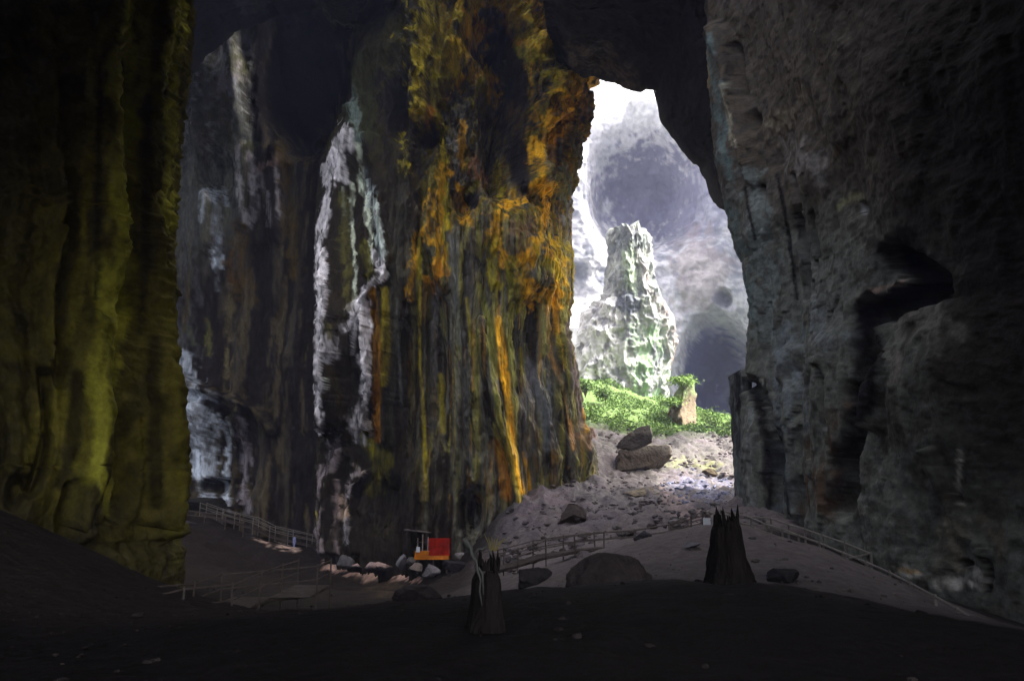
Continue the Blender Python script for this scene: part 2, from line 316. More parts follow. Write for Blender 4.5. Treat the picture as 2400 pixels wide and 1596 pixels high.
    for p, wd, c, a in [
        ([(1010, -30), (1005, 60), (990, 140)], 38, YEL, 1), ([(990, 120), (978, 200), (980, 290)], 14, YEL, .9), ([(1110, -30), (1100, 60), (1080, 140)], 45, ORNG * .8, .95),
        ([(1075, 120), (1085, 180)], 30, YEL, .9), ([(1050, 30), (1040, 170)], 30, OLIVE, .8), ([(1025, 180), (1030, 260)], 22, G, .8),
        ([(1210, -20), (1240, 60), (1275, 130), (1300, 160)], 30, YEL, .85), ([(1180, -10), (1195, 60)], 25, RUST * .8, .7), ([(1240, -20), (1270, 90)], 22, ORNG * .7, .7),
        ([(1200, 90), (1290, 180), (1330, 210)], 20, OLIVE * 1.3, .8), ([(1130, 65), (1200, 95), (1260, 110)], 8, RUST, .8), ([(1300, 110), (1370, 130)], 10, G, .8),
        ([(1330, 130), (1400, 140), (1470, 160)], 22, [.14, .09, .06], .7), ([(1350, 165), (1330, 200), (1310, 260)], 24, ORNG * .6, .8),
        ([(1370, 190), (1330, 260), (1290, 310), (1265, 350)], 26, ORNG, .95), ([(1268, 330), (1266, 400), (1275, 450)], 16, ORNG, 1), ([(1285, 340), (1290, 440)], 8, [.3, .25, .15], .8),
        ([(1060, 215), (1090, 185), (1150, 180), (1165, 225)], 16, ORNG * .8, .9), ([(1110, 200), (1130, 235)], 30, G, .8), ([(1195, 245), (1205, 290), (1215, 310)], 17, ORNG * 1.1, 1),
        ([(1180, 320), (1215, 300)], 22, YEL, .7), ([(1085, 250), (1100, 320), (1130, 400)], 40, [.10, .10, .085], .7), ([(1150, 330), (1140, 400)], 28, [.14, .14, .12], .7),
        ([(1060, 300), (1068, 420)], 12, [.20, .19, .18], .8), ([(1030, 270), (1035, 380), (1042, 450)], 10, YEL, .9), ([(1075, 290), (1085, 380)], 12, ORNG * .8, .8),
        ([(1000, 260), (1005, 290)], 20, RUST, .8), ([(945, 330), (952, 400)], 14, YEL, .8), ([(1110, 390), (1130, 420)], 18, [.32, .15, .07], .8), ([(1165, 380), (1172, 460)], 8, YEL, .9),
        ([(1190, 390), (1195, 470)], 6, [.2, .18, .1], .8), ([(1310, 330), (1320, 470)], 14, [.10, .13, .09], .7),
        # central ribs
        ([(1035, 400), (1040, 460), (1030, 520)], 16, ORNG, .9), ([(1012, 460), (1005, 560)], 14, ORNG * .8, .9), ([(1048, 430), (1045, 600), (1052, 640)], 10, YEL, .9),
        ([(1025, 530), (1030, 600), (1022, 650)], 18, ORNG * .9, .9), ([(1075, 440), (1095, 520)], 12, ORNG * .7, .8), ([(1020, 690), (1030, 620)], 14, RUST, .7),
        ([(965, 450), (968, 560)], 7, [.16, .13, .08], .8), ([(968, 560), (964, 700)], 11, ORNG * .75, .9), ([(984, 560), (984, 760)], 8, YEL * .9, .9), ([(984, 740), (985, 850), (995, 1000), (1000, 1170)], 7, YEL * .8, .9),
        ([(1025, 680), (1015, 800), (1020, 900)], 12, [.15, .14, .13], .8), ([(1030, 880), (1035, 1010)], 12, YEL * .7, .8), ([(1060, 560), (1070, 700), (1080, 800)], 14, [.13, .135, .12], .8),
        ([(1100, 560), (1110, 760)], 30, [.12, .11, .095], .7), ([(1085, 780), (1098, 1000), (1110, 1200), (1120, 1240)], 9, [.13, .13, .12], .8), ([(1095, 700), (1105, 830)], 7, YEL * .7, .8),
        ([(1125, 670), (1145, 760), (1155, 860), (1165, 1000)], 11, [.25, .25, .06], .85), ([(1170, 980), (1180, 1080)], 14, YEL * .7, .7),
        # frilled orange bulge
        ([(1150, 540), (1190, 480), (1260, 440), (1290, 450)], 17, ORNG, .95), ([(1150, 530), (1160, 580), (1200, 610), (1230, 600)], 20, ORNG * 1.1, 1), ([(1240, 590), (1270, 540), (1280, 470)], 14, ORNG * .9, .9),
        ([(1200, 540), (1215, 590)], 36, [.16, .09, .05], .6), ([(1150, 560), (1160, 680)], 17, YEL, .8), ([(1235, 590), (1230, 660), (1250, 720)], 18, ORNG, .95), ([(1280, 580), (1330, 620), (1310, 680)], 26, ORNG, .9),
        ([(1290, 600), (1310, 640)], 40, YEL, .7), ([(1250, 680), (1290, 690), (1310, 720)], 20, ORNG * 1.05, .9), ([(1270, 640), (1262, 670)], 14, [.05, .045, .035], .9), ([(1200, 620), (1210, 720)], 26, OLIVE * 1.4, .7),
        # flutes below
        ([(1168, 750), (1178, 840), (1190, 930)], 13, ORNG * 1.35, 1), ([(1186, 880), (1196, 960), (1206, 1060), (1222, 1150)], 17, ORNG * 1.3, 1), ([(1190, 1000), (1200, 1100), (1218, 1175)], 10, [.6, .42, .06], 1),
        ([(1225, 1060), (1240, 1120), (1242, 1170)], 9, ORNG, .9), ([(1170, 1040), (1185, 1160)], 18, RUST * 1.1, .8), ([(1185, 740), (1200, 830), (1205, 900)], 12, [.22, .22, .05], .8), ([(1220, 820), (1228, 900)], 9, YEL, .8),
        ([(1280, 720), (1290, 830), (1320, 900), (1340, 1010), (1345, 1050)], 9, [.48, .26, .08], .95), ([(1265, 720), (1280, 820)], 13, [.26, .25, .09], .8), ([(1300, 700), (1305, 780)], 15, ORNG * .8, .9), ([(1305, 780), (1325, 860)], 10, YEL, .7),
        ([(1245, 860), (1240, 1000), (1235, 1060)], 36, [.15, .145, .15], .8), ([(1270, 900), (1290, 1040)], 24, [.12, .13, .13], .7), ([(1330, 760), (1350, 900), (1368, 1000)], 13, [.20, .15, .14], .8), ([(1316, 880), (1338, 980)], 10, [.13, .17, .1], .7),
        ([(1335, 480), (1330, 560)], 14, [.22, .21, .2], .7), ([(1320, 560), (1338, 620)], 16, YEL * .7, .7), ([(1372, 960), (1376, 1010)], 7, ORNG * .6, .8), ([(1350, 1020), (1380, 1040)], 20, [.28, .17, .1], .8),
        ([(1380, 215), (1385, 265)], 18, [.11, .085, .08], .8), ([(1352, 340), (1362, 390)], 10, [.16, .18, .14], .8),
        ([(872, 680), (880, 800), (888, 1020)], 15, [.24, .11, .012], .9), ([(900, 680), (905, 830), (902, 900)], 12, YEL * .7, .9), ([(880, 900), (884, 1030)], 14, [.34, .14, .015], .85),
        ([(860, 1040), (900, 1080), (880, 1140)], 26, OLIVE, .6), ([(930, 700), (940, 950)], 5, [.13, .14, .12], .7), ([(850, 1020), (880, 1060)], 14, OLIVE * 1.3, .7)]:
        hi_ = np.mean([q[1] for q in p]) < 660
        s.stroke(p, wd * (1.12 if hi_ else .92), c, a * (.95 if hi_ else .9), rag=1.1 if hi_ else .9, f=1.1, v=.6 if hi_ else .1, brk=.8 if hi_ else .55, warp=1.0 if hi_ else .2)
    for p, wd in [([(1000, 110), (1050, 40), (1120, 10)], 40), ([(1190, 10), (1240, 60), (1290, 130), (1330, 190)], 34), ([(980, 180), (985, 300)], 16)]: s.stroke(p, wd, [.30, .22, .02], .8, rag=1.1, f=1.1, v=.6, brk=.85)
    for cx, cy, rx, ry in [(1205, 250, 40, 190), (1168, 120, 30, 75), (930, 250, 30, 80), (1010, 330, 26, 22), (1110, 470, 20, 26), (1225, 400, 26, 80), (1060, 440, 12, 40)]: s.spot(cx, cy, rx, ry, [.016, .014, .014], .92, .45)  # shade of the hollows painted again over the strokes
    # white calcite curtains
    Wt, Wg = np.array([.82, .77, .77]), np.array([.66, .72, .55])
    for p, wd, c, a in [
        ([(812, 312), (800, 350), (785, 400)], 24, Wt, 1), ([(785, 330), (772, 420), (765, 480)], 13, Wt, 1), ([(805, 380), (815, 425)], 9, Wt * .8, .9), ([(762, 390), (764, 430)], 9, Wt * .7, .8),
        ([(765, 470), (752, 530), (748, 570), (752, 640), (750, 720)], 14, Wt, 1), ([(770, 430), (764, 510)], 9, Wt * .8, .9), ([(764, 620), (764, 720)], 6, Wt * .7, .8), ([(748, 720), (745, 830), (744, 930), (750, 1010)], 12, Wt * .85, 1),
        ([(826, 436), (826, 520), (830, 580), (834, 640), (826, 710)], 6, Wg, 1), ([(805, 440), (806, 510)], 4, Wg * .5, .8),
        ([(828, 215), (834, 270), (840, 330)], 15, [.20, .25, .21], .8), ([(838, 340), (848, 400), (856, 460), (865, 540), (872, 610)], 9, Wg, 1), ([(868, 450), (885, 530), (896, 600)], 11, [.52, .58, .52], .95), ([(852, 400), (872, 450)], 10, [.18, .21, .22], .7),
        ([(872, 590), (890, 625), (900, 645)], 10, Wt, 1), ([(900, 648), (880, 662), (858, 675), (838, 700)], 11, Wt, 1), ([(850, 690), (830, 720), (820, 760)], 20, Wt * .8, .95), ([(845, 700), (852, 760), (855, 800), (852, 860)], 16, Wt * .95, 1),
        ([(825, 780), (830, 830)], 8, Wt * .8, .9), ([(856, 850), (858, 940), (850, 1000)], 11, Wt, 1), ([(845, 960), (832, 1000), (850, 1030)], 16, Wt * .7, .85), ([(866, 990), (868, 1020)], 5, [.7, .62, .5], .9),
        ([(775, 790), (778, 830), (765, 845)], 13, Wt * .5, .8), ([(770, 760), (775, 790)], 7, [.12, .11, .03], .7), ([(762, 880), (764, 910)], 4, Wg, .8),
        ([(805, 460), (812, 600), (815, 720)], 18, [.13, .12, .03], .6), ([(855, 560), (865, 650)], 13, [.13, .12, .02], .7), ([(775, 870), (790, 960)], 18, [.06, .045, .02], .8),
        ([(778, 1050), (775, 1100), (755, 1100)], 16, [.30, .25, .25], .8), ([(752, 1090), (746, 1180), (744, 1260), (750, 1295)], 7, [.35, .29, .28], .9), ([(742, 1200), (743, 1215)], 6, YEL, .8),
        ([(845, 1108), (825, 1115), (815, 1160), (802, 1180)], 8, [.38, .33, .32], .9), ([(790, 1120), (788, 1200), (790, 1295)], 6, [.34, .26, .25], .9), ([(800, 1170), (806, 1210)], 12, [.55, .40, .28], .95), ([(810, 1220), (814, 1270)], 8, [.40, .37, .38], .9), ([(830, 1090), (850, 1110)], 9, [.35, .28, .24], .7)]:
        s.stroke(p, wd * 1.15, c, a, rag=.9, f=1.6, v=.3, seed=15, brk=.75, warp=.6)
    o = s.build('flowstone_wall', M['rock'])
    return tag(o, 'huge central flowstone wall with orange and yellow streaked flutes and white calcite ribbons', 'rock wall')
flowstone()

# ================================================================ LEFT MOSSY COLUMN
def column():
    left = [(-500, -300), (-480, 1600)]
    right = [(452, -400), (452, 0), (448, 100), (440, 160), (430, 230), (422, 330), (416, 420), (410, 520), (405, 620), (410, 760), (425, 850), (440, 950), (446, 1050), (448, 1205), (432, 1225), (436, 1300), (436, 1420), (440, 1600)]
    s = body(560, 800, -7, 36, left, right, 33, 34, 7, 9, .8)
    px, py = s.px, s.py
    X, Y, Z = s.x, s.y, s.z
    s.toward((fbm(X * .3, Y * .3, Z * .12, 3, 3) - .5) * 2)
    feats = [('s', [(300, -50), (290, 300), (290, 600), (270, 900), (240, 1250)], 50, 1.5), ('s', [(400, -50), (398, 500), (400, 800), (418, 1250)], 32, 1.3),
             ('s', [(348, 200), (348, 600), (335, 900), (345, 1200)], 32, -1.8), ('s', [(200, 200), (200, 700), (180, 1000)], 22, .8), ('s', [(235, 150), (225, 700), (220, 900)], 20, -.7),
             ('s', [(110, -50), (110, 900)], 50, .5), ('s', [(185, 880), (170, 1050), (140, 1150)], 26, -1.6), ('s', [(228, 1140), (222, 1260), (210, 1290)], 20, -1.5), ('e', 105, 1150, 26, 45, -1.2),
             ('s', [(100, 940), (105, 1100)], 34, .5), ('s', [(40, -50), (40, 1200)], 40, -1.0)]
    s.toward(bump_add(px, py, feats))
    X, Y, Z = s.x, s.y, s.z
    s.toward((ridge(X * .9, Y * .9, Z * .09, 3, 61) - .5) * .7 + (ridge(X * 1.3 + Z * .8, Y, Z * 1.3, 4, 63) - .5) * .8 * (1 - ss(700, 1000, s.py) * .5) + (fbm(X * 4, Y * 4, Z * 3, 3, 64) - .5) * .22)
    s.fit(right, 1)
    n = s.blot(.9, 4, 8)
    s.base([.13, .112, .022])
    s.lay(.7 * ss(.45, .6, n), [.05, .042, .014]); s.lay(.6 * (1 - ss(20, 160, s.px)), [.03, .026, .012])  # last layer paints the left edge dark, as if out of the light
    B = MOSS * 1.55
    for p, wd, c, a in [([(303, -60), (300, 100)], 16, B, .9), ([(300, 80), (292, 200), (300, 300)], 34, B, .95), ([(290, 200), (288, 500), (285, 640)], 31, B * 1.1, 1), ([(280, 620), (272, 800), (262, 900)], 26, B, 1),
        ([(345, -60), (340, 60), (335, 240)], 30, B * .7, .9), ([(415, -60), (425, 50), (405, 150)], 26, B * .95, .95), ([(405, 150), (400, 300), (396, 400), (392, 530)], 18, B, .95), ([(385, 540), (400, 800), (425, 1050), (430, 1200)], 12, OLIVE * .7, .8),
        ([(215, 120), (208, 300), (198, 500), (178, 700), (150, 800)], 12, OLIVE * 1.2, .9), ([(160, 230), (150, 420)], 40, OLIVE * .4, .7), ([(230, 60), (240, 200)], 14, OLIVE, .7), ([(160, 560), (150, 700)], 28, OLIVE * .5, .7),
        ([(250, 620), (235, 800), (225, 950)], 28, B * .8, .9), ([(230, 860), (225, 1000), (215, 1100)], 30, B * .9, 1), ([(262, 860), (270, 1000)], 16, B * .6, .8), ([(110, 930), (105, 1000), (100, 1090)], 38, OLIVE * .95, .9), ([(180, 1090), (200, 1120)], 18, B * .7, .9),
        ([(245, 1110), (252, 1200)], 14, B * .9, .9), ([(150, 820), (120, 900)], 24, OLIVE * .6, .7), ([(290, 1250), (340, 1300), (390, 1360)], 50, OLIVE * .8, .8), ([(410, 1250), (415, 1320)], 20, B * .7, .9), ([(345, 1000), (340, 1150)], 18, OLIVE * .5, .6),
        ([(120, 1200), (200, 1320), (300, 1360)], 30, OLIVE * .4, .7), ([(310, 1130), (320, 1230)], 20, OLIVE * .6, .6)]:
        s.stroke(p, wd * 1.25, np.asarray(c) * np.array([1.2, 1.15, 2.4]), a, rag=.9, f=1.6, v=.3, seed=19, brk=.6, warp=.5)
    for p, wd in [([(348, 230), (345, 600), (330, 780)], 17), ([(235, 150), (226, 700)], 10), ([(185, 880), (168, 1060), (140, 1140)], 22), ([(226, 1150), (222, 1250), (210, 1290)], 14), ([(360, 800), (365, 1180)], 24)]:
        s.stroke(p, wd, [.02, .016, .009], .7, rag=.6, f=1.6, v=.3, brk=0, warp=.3)  # shade painted down the carved grooves
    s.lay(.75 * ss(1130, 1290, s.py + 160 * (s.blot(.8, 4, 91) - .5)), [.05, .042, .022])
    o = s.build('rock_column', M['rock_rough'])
    return tag(o, 'tall fluted rock column covered in yellow green moss filling the left edge', 'rock column')
column()

# ================================================================ BACK LEFT WALL
def back_left():
    left = [(-200, -300), (-200, 1700)]
    right = [(1000, -400), (1000, 0), (980, 300), (960, 700), (960, 1400)]
    s = body(520, 640, -9, 96, left, right, 132, 128, 10, 12, .8)
    px, py = s.px, s.py; X, Y, Z = s.x, s.y, s.z
    s.toward((fbm(X * .07, Y * .07, Z * .03, 3, 71) - .5) * 8 + (ridge(X * .3, Y * .3, Z * .03, 2, 72) - .5) * 2.5)
    feats = [('e', 715, 180, 102, 175, -18), ('s', [(540, 90), (560, 200), (575, 330), (570, 520)], 30, 3), ('s', [(495, 440), (498, 580)], 30, 3), ('s', [(640, 360), (650, 560)], 32, 2.5), ('s', [(500, 200), (480, 300)], 60, 2),
             ('e', 510, 400, 45, 70, -4), ('e', 520, 1080, 90, 130, -8), ('s', [(470, 960), (475, 1130)], 30, 3), ('s', [(535, 980), (535, 1180)], 12, 3.5), ('s', [(568, 970), (572, 1180)], 16, 3.5), ('s', [(440, 900), (600, 960), (640, 1010)], 22, 3), ('e', 495, 1140, 34, 22, -5)]
    s.toward(bump_add(px, py, feats)); X, Y, Z = s.x, s.y, s.z
    s.toward((ridge(X * .5, Y * .5, Z * .12, 3, 74) - .5) * 1.8 + (fbm(X, Y, Z * .6, 3, 75) - .5) * 1.0)
    n = s.streak(.5, .08, 4, 6)
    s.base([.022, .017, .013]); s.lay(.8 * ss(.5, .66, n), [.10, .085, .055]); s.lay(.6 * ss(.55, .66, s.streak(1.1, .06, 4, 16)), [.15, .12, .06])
    s.spot(712, 190, 128, 200, [.006, .006, .008], .97, .3)  # recess painted near black as shade of the overhang
    s.lay(.8 * (1 - ss(540, 600, s.px + 40 * (n - .5))) * (1 - ss(330, 700, s.py)), [.30, .31, .25]); s.lay(.7 * ss(.5, .6, s.blot(.7, 4, 33)) * (1 - ss(575, 600, s.px)) * (1 - ss(330, 420, s.py)), [.10, .10, .05]); s.lay(.8 * ss(.56, .63, s.blot(.9, 4, 34)) * (1 - ss(575, 600, s.px)) * (1 - ss(300, 400, s.py)), [.7, .7, .66])  # lit peak: brightness painted in along with its green and white mottling
    Wt, Bw = np.array([.85, .80, .82]), np.array([.72, .78, .85])
    s.stroke([(430, 250), (440, 500), (430, 800)], 40, [.12, .125, .13], .6); s.stroke([(515, 380), (520, 460)], 38, [.05, .052, .06], .8)
    s.spot(530, 150, 55, 95, [.34, .34, .16], .45, .7)
    for p, wd, c, a in [([(527, 65), (530, 130)], 9, Bw, .9), ([(525, 110), (510, 170), (540, 190)], 20, Wt * .9, .75), ([(490, 110), (475, 135), (445, 155)], 11, Wt, .9), ([(560, 150), (548, 185), (520, 210), (505, 200)], 12, Wt, .8), ([(575, 185), (582, 192)], 8, Wt, 1), ([(545, 200), (560, 280), (575, 320)], 16, Bw * .9, .7),
        ([(540, 250), (575, 340)], 30, [.18, .19, .09], .6), ([(470, 260), (530, 330)], 40, [.13, .14, .08], .5), ([(560, 340), (560, 420), (568, 480), (585, 535)], 9, Wt * .8, .9), ([(580, 360), (598, 400), (588, 450)], 9, Wt * .8, .85), ([(590, 440), (590, 520)], 12, Wt * .6, .6),
        ([(476, 450), (473, 520)], 7, Bw, .9), ([(500, 455), (505, 500), (507, 570), (505, 620)], 14, Bw * 1.15, 1), ([(525, 440), (532, 480)], 6, Bw * .8, .8), ([(490, 460), (505, 470)], 8, Bw, .9), ([(510, 600), (508, 680)], 9, Bw * .3, .6),
        ([(608, 400), (615, 385), (640, 385), (655, 365)], 9, [.34, .24, .2], .8), ([(612, 410), (620, 450)], 8, Wt * .5, .8), ([(645, 400), (652, 480), (652, 510)], 7, Wt * .55, .85), ([(625, 460), (632, 530)], 8, Wt * .4, .7),
        ([(665, 350), (672, 440), (680, 560), (690, 640)], 18, [.11, .075, .014], .8), ([(560, 540), (575, 640), (580, 700)], 24, [.13, .08, .014], .7), ([(540, 600), (550, 660)], 18, [.14, .075, .014], .7),
        ([(535, 670), (540, 720), (530, 880)], 9, [.18, .15, .07], .8), ([(486, 750), (490, 830)], 8, [.15, .14, .04], .8), ([(440, 770), (455, 800)], 10, [.10, .11, .05], .6), ([(700, 540), (705, 700)], 14, [.06, .045, .02], .6),
        ([(440, 850), (460, 950), (480, 990)], 26, Bw * .8, .8), ([(460, 950), (470, 1050), (480, 1110)], 42, Bw * 1.1, 1), ([(450, 940), (520, 1000)], 20, Bw, .9), ([(533, 985), (535, 1060), (530, 1120), (537, 1180)], 9, Bw * 1.1, 1), ([(565, 980), (575, 1080), (573, 1190)], 14, [.34, .30, .32], .95),  # bluish white strokes carry the daylight of the alcove as colour
        ([(470, 1155), (500, 1165), (515, 1185), (530, 1160)], 9, Bw * 1.1, .9), ([(520, 1190), (545, 1200)], 10, Wt * .4, .7), ([(470, 1010), (480, 1020)], 10, [.1, .1, .11], .8)]:
        s.stroke(p, wd * 1.1, c, a, rag=.9, f=.9, v=.3, seed=23, warp=.6)
    s.spot(495, 1135, 45, 16, [.015, .014, .014], .9, .3); s.spot(475, 1185, 40, 24, [.014, .013, .01], .9, .3); s.spot(493, 490, 6, 16, [.10, .11, .04], .8, .3)
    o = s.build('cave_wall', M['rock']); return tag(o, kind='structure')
back_left()

# ================================================================ RIGHT WALL
def right_wall():
    nu, nv = 560, 760
    z = np.linspace(52, -8, nv)
    edge = [(1640, -500), (1650, 0), (1655, 90), (1668, 250), (1678, 370), (1690, 420), (1702, 480), (1714, 560), (1735, 600), (1742, 640), (1752, 690), (1756, 720), (1750, 800), (1748, 880), (1750, 900), (1738, 950), (1738, 1100), (1744, 1230), (1748, 1500)]
    # plan line of the wall: (x offset from edge, y)
    plan = [(16, 82), (6, 76), (1.2, 71), (0, 67), (.6, 63), (1.5, 58), (1.9, 53), (2.2, 48), (2.6, 43), (3.4, 38), (4.6, 33), (6.5, 27), (10, 20), (17, 14), (30, 10), (48, 8)]
    pl = np.array(plan, float); sl_ = np.r_[0, np.cumsum(np.hypot(*np.diff(pl, axis=0).T))]
    t = np.linspace(0, 1, nu) ** 1.05; L = t * sl_[-1]
    ox, oy = np.interp(L, sl_, pl[:, 0]), np.interp(L, sl_, pl[:, 1])
    kk = np.ones(9) / 9; pad = 4
    ox = np.convolve(np.pad(ox, pad, 'edge'), kk, 'valid'); oy = np.convolve(np.pad(oy, pad, 'edge'), kk, 'valid')
    ze = np.array([Zof(p[1], 66) for p in edge]); xe = np.array([float(W(p[0], p[1], 66)[0]) for p in edge]); o = np.argsort(ze)
    xe = np.interp(z, ze[o], xe[o])
    base = float(W(1744, 1230, 66)[0])
    fall = np.exp(-((66 - np.minimum(oy, 66)) / 26) ** 2)       # the slant of the edge fades towards us
    X = base + ox[None, :] + (xe - base)[:, None] * fall[None, :] - np.clip(z - 8, 0, 60)[:, None] * .12 * (1 - fall)[None, :]
    P = np.stack([X, np.broadcast_to(oy, X.shape), np.broadcast_to(z[:, None], X.shape)], -1)
    s = Surf(P)
    X, Y, Z = s.x, s.y, s.z
    px, py = s.px, s.py
    s.toward((fbm(X * .15, Y * .15, Z * .1, 3, 81) - .5) * 3 + (np.round(fbm(X * .22, Y * .22, Z * .1, 3, 88) * 9) / 9 - .5) * 1.0)
    feats = [('s', [(1665, 70), (1690, 200), (1712, 330), (1730, 420)], 26, 1.2), ('s', [(1700, 110), (1710, 220)], 14, -1.5),
             ('s', [(1745, 440), (1770, 560)], 9, -1.2), ('s', [(1822, 410), (1850, 560), (1868, 700)], 10, -1.6), ('s', [(1866, 500), (1884, 620)], 9, -1.5), ('s', [(1880, 660), (1890, 700)], 8, -1.2),
             ('s', [(1758, 900), (1780, 960), (1800, 1060), (1806, 1200)], 26, -3.5), ('s', [(1825, 1010), (1840, 1140), (1850, 1230)], 12, -1.5), ('s', [(1905, 860), (1925, 1000)], 10, -1.0), ('s', [(1850, 820), (1860, 1200)], 26, .9),
             ('c', [(2090, 600), (2140, 620), (2200, 665), (2110, 700), (2040, 740)], 42, -3.2), ('c', [(2030, 730), (2035, 850), (2015, 960), (1985, 1050), (1965, 1180)], 46, -3.2), ('s', [(2060, 740), (2085, 860), (2070, 1000)], 26, 1.0), ('s', [(2060, 800), (2060, 1000)], 20, .8),
             ('e', 2230, 950, 160, 220, 1.4), ('s', [(2240, 1060), (2250, 1160), (2280, 1240), (2310, 1300)], 16, .9), ('s', [(2290, 1270), (2320, 1340), (2315, 1380)], 13, -1.0), ('e', 2265, 1320, 18, 10, -.8), ('e', 1730, 285, 14, 26, -1.2), ('e', 2010, 490, 16, 20, -1.0)]
    s.toward(bump_add(s.px, s.py, feats)); X, Y, Z = s.x, s.y, s.z
    lowq = ss(500, 800, s.py) * (1 - ss(1900, 2000, s.px))
    s.toward((ridge(X * .5 + Z * .35, Y * .5, Z * .5, 4, 83) - .5) * .36 * (1 - lowq * .7) + (ridge(X * 1.2, Y * .9, Z * .09, 3, 84) - .5) * .8 * (.25 + lowq) + (fbm(X * 2.2, Y * 2.2, Z * 2, 4, 85) - .5) * .28)
    m = s.px.min(1); yy = s.py[np.arange(len(m)), s.px.argmin(1)]; eq = np.array(edge, float); oo = np.argsort(eq[:, 1]); er = np.interp(yy, eq[oo, 1], eq[oo, 0]) - m
    er = np.convolve(np.pad(er, 15, 'edge'), np.ones(31) / 31, 'valid') * 66 / F
    s.P = s.P + np.stack([er[:, None] * ss(40, 60, s.y), 0 * s.x, 0 * s.x], -1); s.update(); X, Y, Z = s.x, s.y, s.z
    n = s.blot(.5, 4, 31); n2 = s.blot(1.6, 4, 32)
    s.base([.078, .062, .045])
    s.lay(.9 * ss(380, 640, s.py + 120 * (n - .5)), [.125, .13, .108])
    s.lay(.7 * ss(.52, .66, n2), [.055, .048, .04])
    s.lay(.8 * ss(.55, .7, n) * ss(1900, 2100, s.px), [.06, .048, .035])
    s.lay(.9 * ss(1980, 2330, s.px + 200 * (n - .5)) * (1 - .55 * ss(1000, 1300, s.py)), [.022, .018, .014])  # falloff of light towards the right edge painted as darker rock
    s.lay(.9 * ss(1850, 2200, s.px + (250 - s.py) * .5), [.022, .018, .014])  # same painted dimming for the upper right
    T = np.array([.105, .14, .13])
    for p, wd, c, a in [([(1660, 90), (1680, 220), (1695, 330), (1705, 400)], 20, T, .9), ([(1690, 200), (1712, 310), (1725, 345)], 7, [.28, .25, .17], .9), ([(1658, 130), (1660, 200)], 9, [.25, .18, .08], .8), ([(1700, 380), (1720, 520), (1740, 620)], 22, T * .8, .8), ([(1755, 400), (1790, 600), (1800, 800)], 34, [.15, .17, .155], .8),
        ([(1745, 650), (1765, 740)], 14, T, .8), ([(1850, 350), (1900, 400), (1930, 370)], 34, [.19, .17, .15], .7), ([(1880, 240), (1820, 300)], 30, [.18, .15, .1], .6), ([(1980, 470), (2020, 460)], 18, [.2, .19, .1], .7), ([(2020, 480), (2030, 500)], 5, [.4, .4, .38], .8),
        ([(2045, 680), (2100, 670), (2120, 650)], 9, [.28, .2, .15], .8), ([(2090, 730), (2200, 760)], 60, [.15, .14, .115], .7), ([(2090, 820), (2100, 900)], 16, [.2, .17, .14], .7), ([(1840, 780), (1850, 1200)], 40, [.16, .18, .19], .7), ([(1900, 760), (1960, 780)], 40, [.16, .17, .17], .6),
        ([(2244, 1055), (2250, 1150), (2270, 1220)], 7, [.36, .34, .29], .8), ([(2230, 1250), (2220, 1340)], 40, [.2, .17, .12], .8), ([(2120, 1340), (2200, 1360), (2260, 1365)], 20, [.5, .46, .4], .9), ([(2110, 1335), (2150, 1340)], 9, [.5, .32, .12], .8), ([(2280, 1330), (2300, 1370)], 16, [.34, .31, .28], .7), ([(2290, 1200), (2340, 1290)], 30, [.12, .09, .06], .6),
        ([(1760, 960), (1750, 1100), (1765, 1200)], 10, [.19, .2, .19], .8)]:
        s.stroke(p, wd, c, a, f=1.2, v=.5)
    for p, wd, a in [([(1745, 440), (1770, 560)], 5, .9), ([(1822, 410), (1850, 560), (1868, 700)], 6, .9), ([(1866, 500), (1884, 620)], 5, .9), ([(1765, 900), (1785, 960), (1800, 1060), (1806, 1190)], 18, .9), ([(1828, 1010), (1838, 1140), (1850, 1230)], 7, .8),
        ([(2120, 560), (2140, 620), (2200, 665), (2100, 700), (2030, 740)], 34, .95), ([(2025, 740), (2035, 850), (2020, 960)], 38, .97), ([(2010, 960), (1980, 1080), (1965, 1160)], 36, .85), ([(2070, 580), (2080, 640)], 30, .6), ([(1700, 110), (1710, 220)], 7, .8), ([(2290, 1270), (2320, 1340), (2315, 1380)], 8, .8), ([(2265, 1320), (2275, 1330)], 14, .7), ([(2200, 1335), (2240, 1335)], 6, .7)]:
        s.stroke(p, wd * 1.05, [.008, .007, .007], a, rag=.3, f=1.2, v=.5, brk=0, warp=.3)  # carved clefts blackened with painted shade
    s.stroke([(1960, 960), (1930, 1080), (1930, 1180)], 40, [.075, .04, .02], .8); s.stroke([(1950, 1150), (1990, 1200)], 30, [.05, .03, .02], .7)
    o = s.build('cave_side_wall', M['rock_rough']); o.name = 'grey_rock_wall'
    return tag(o, 'grey green rock wall with dark clefts rising on the right above the walkway', 'rock wall')
right_wall()

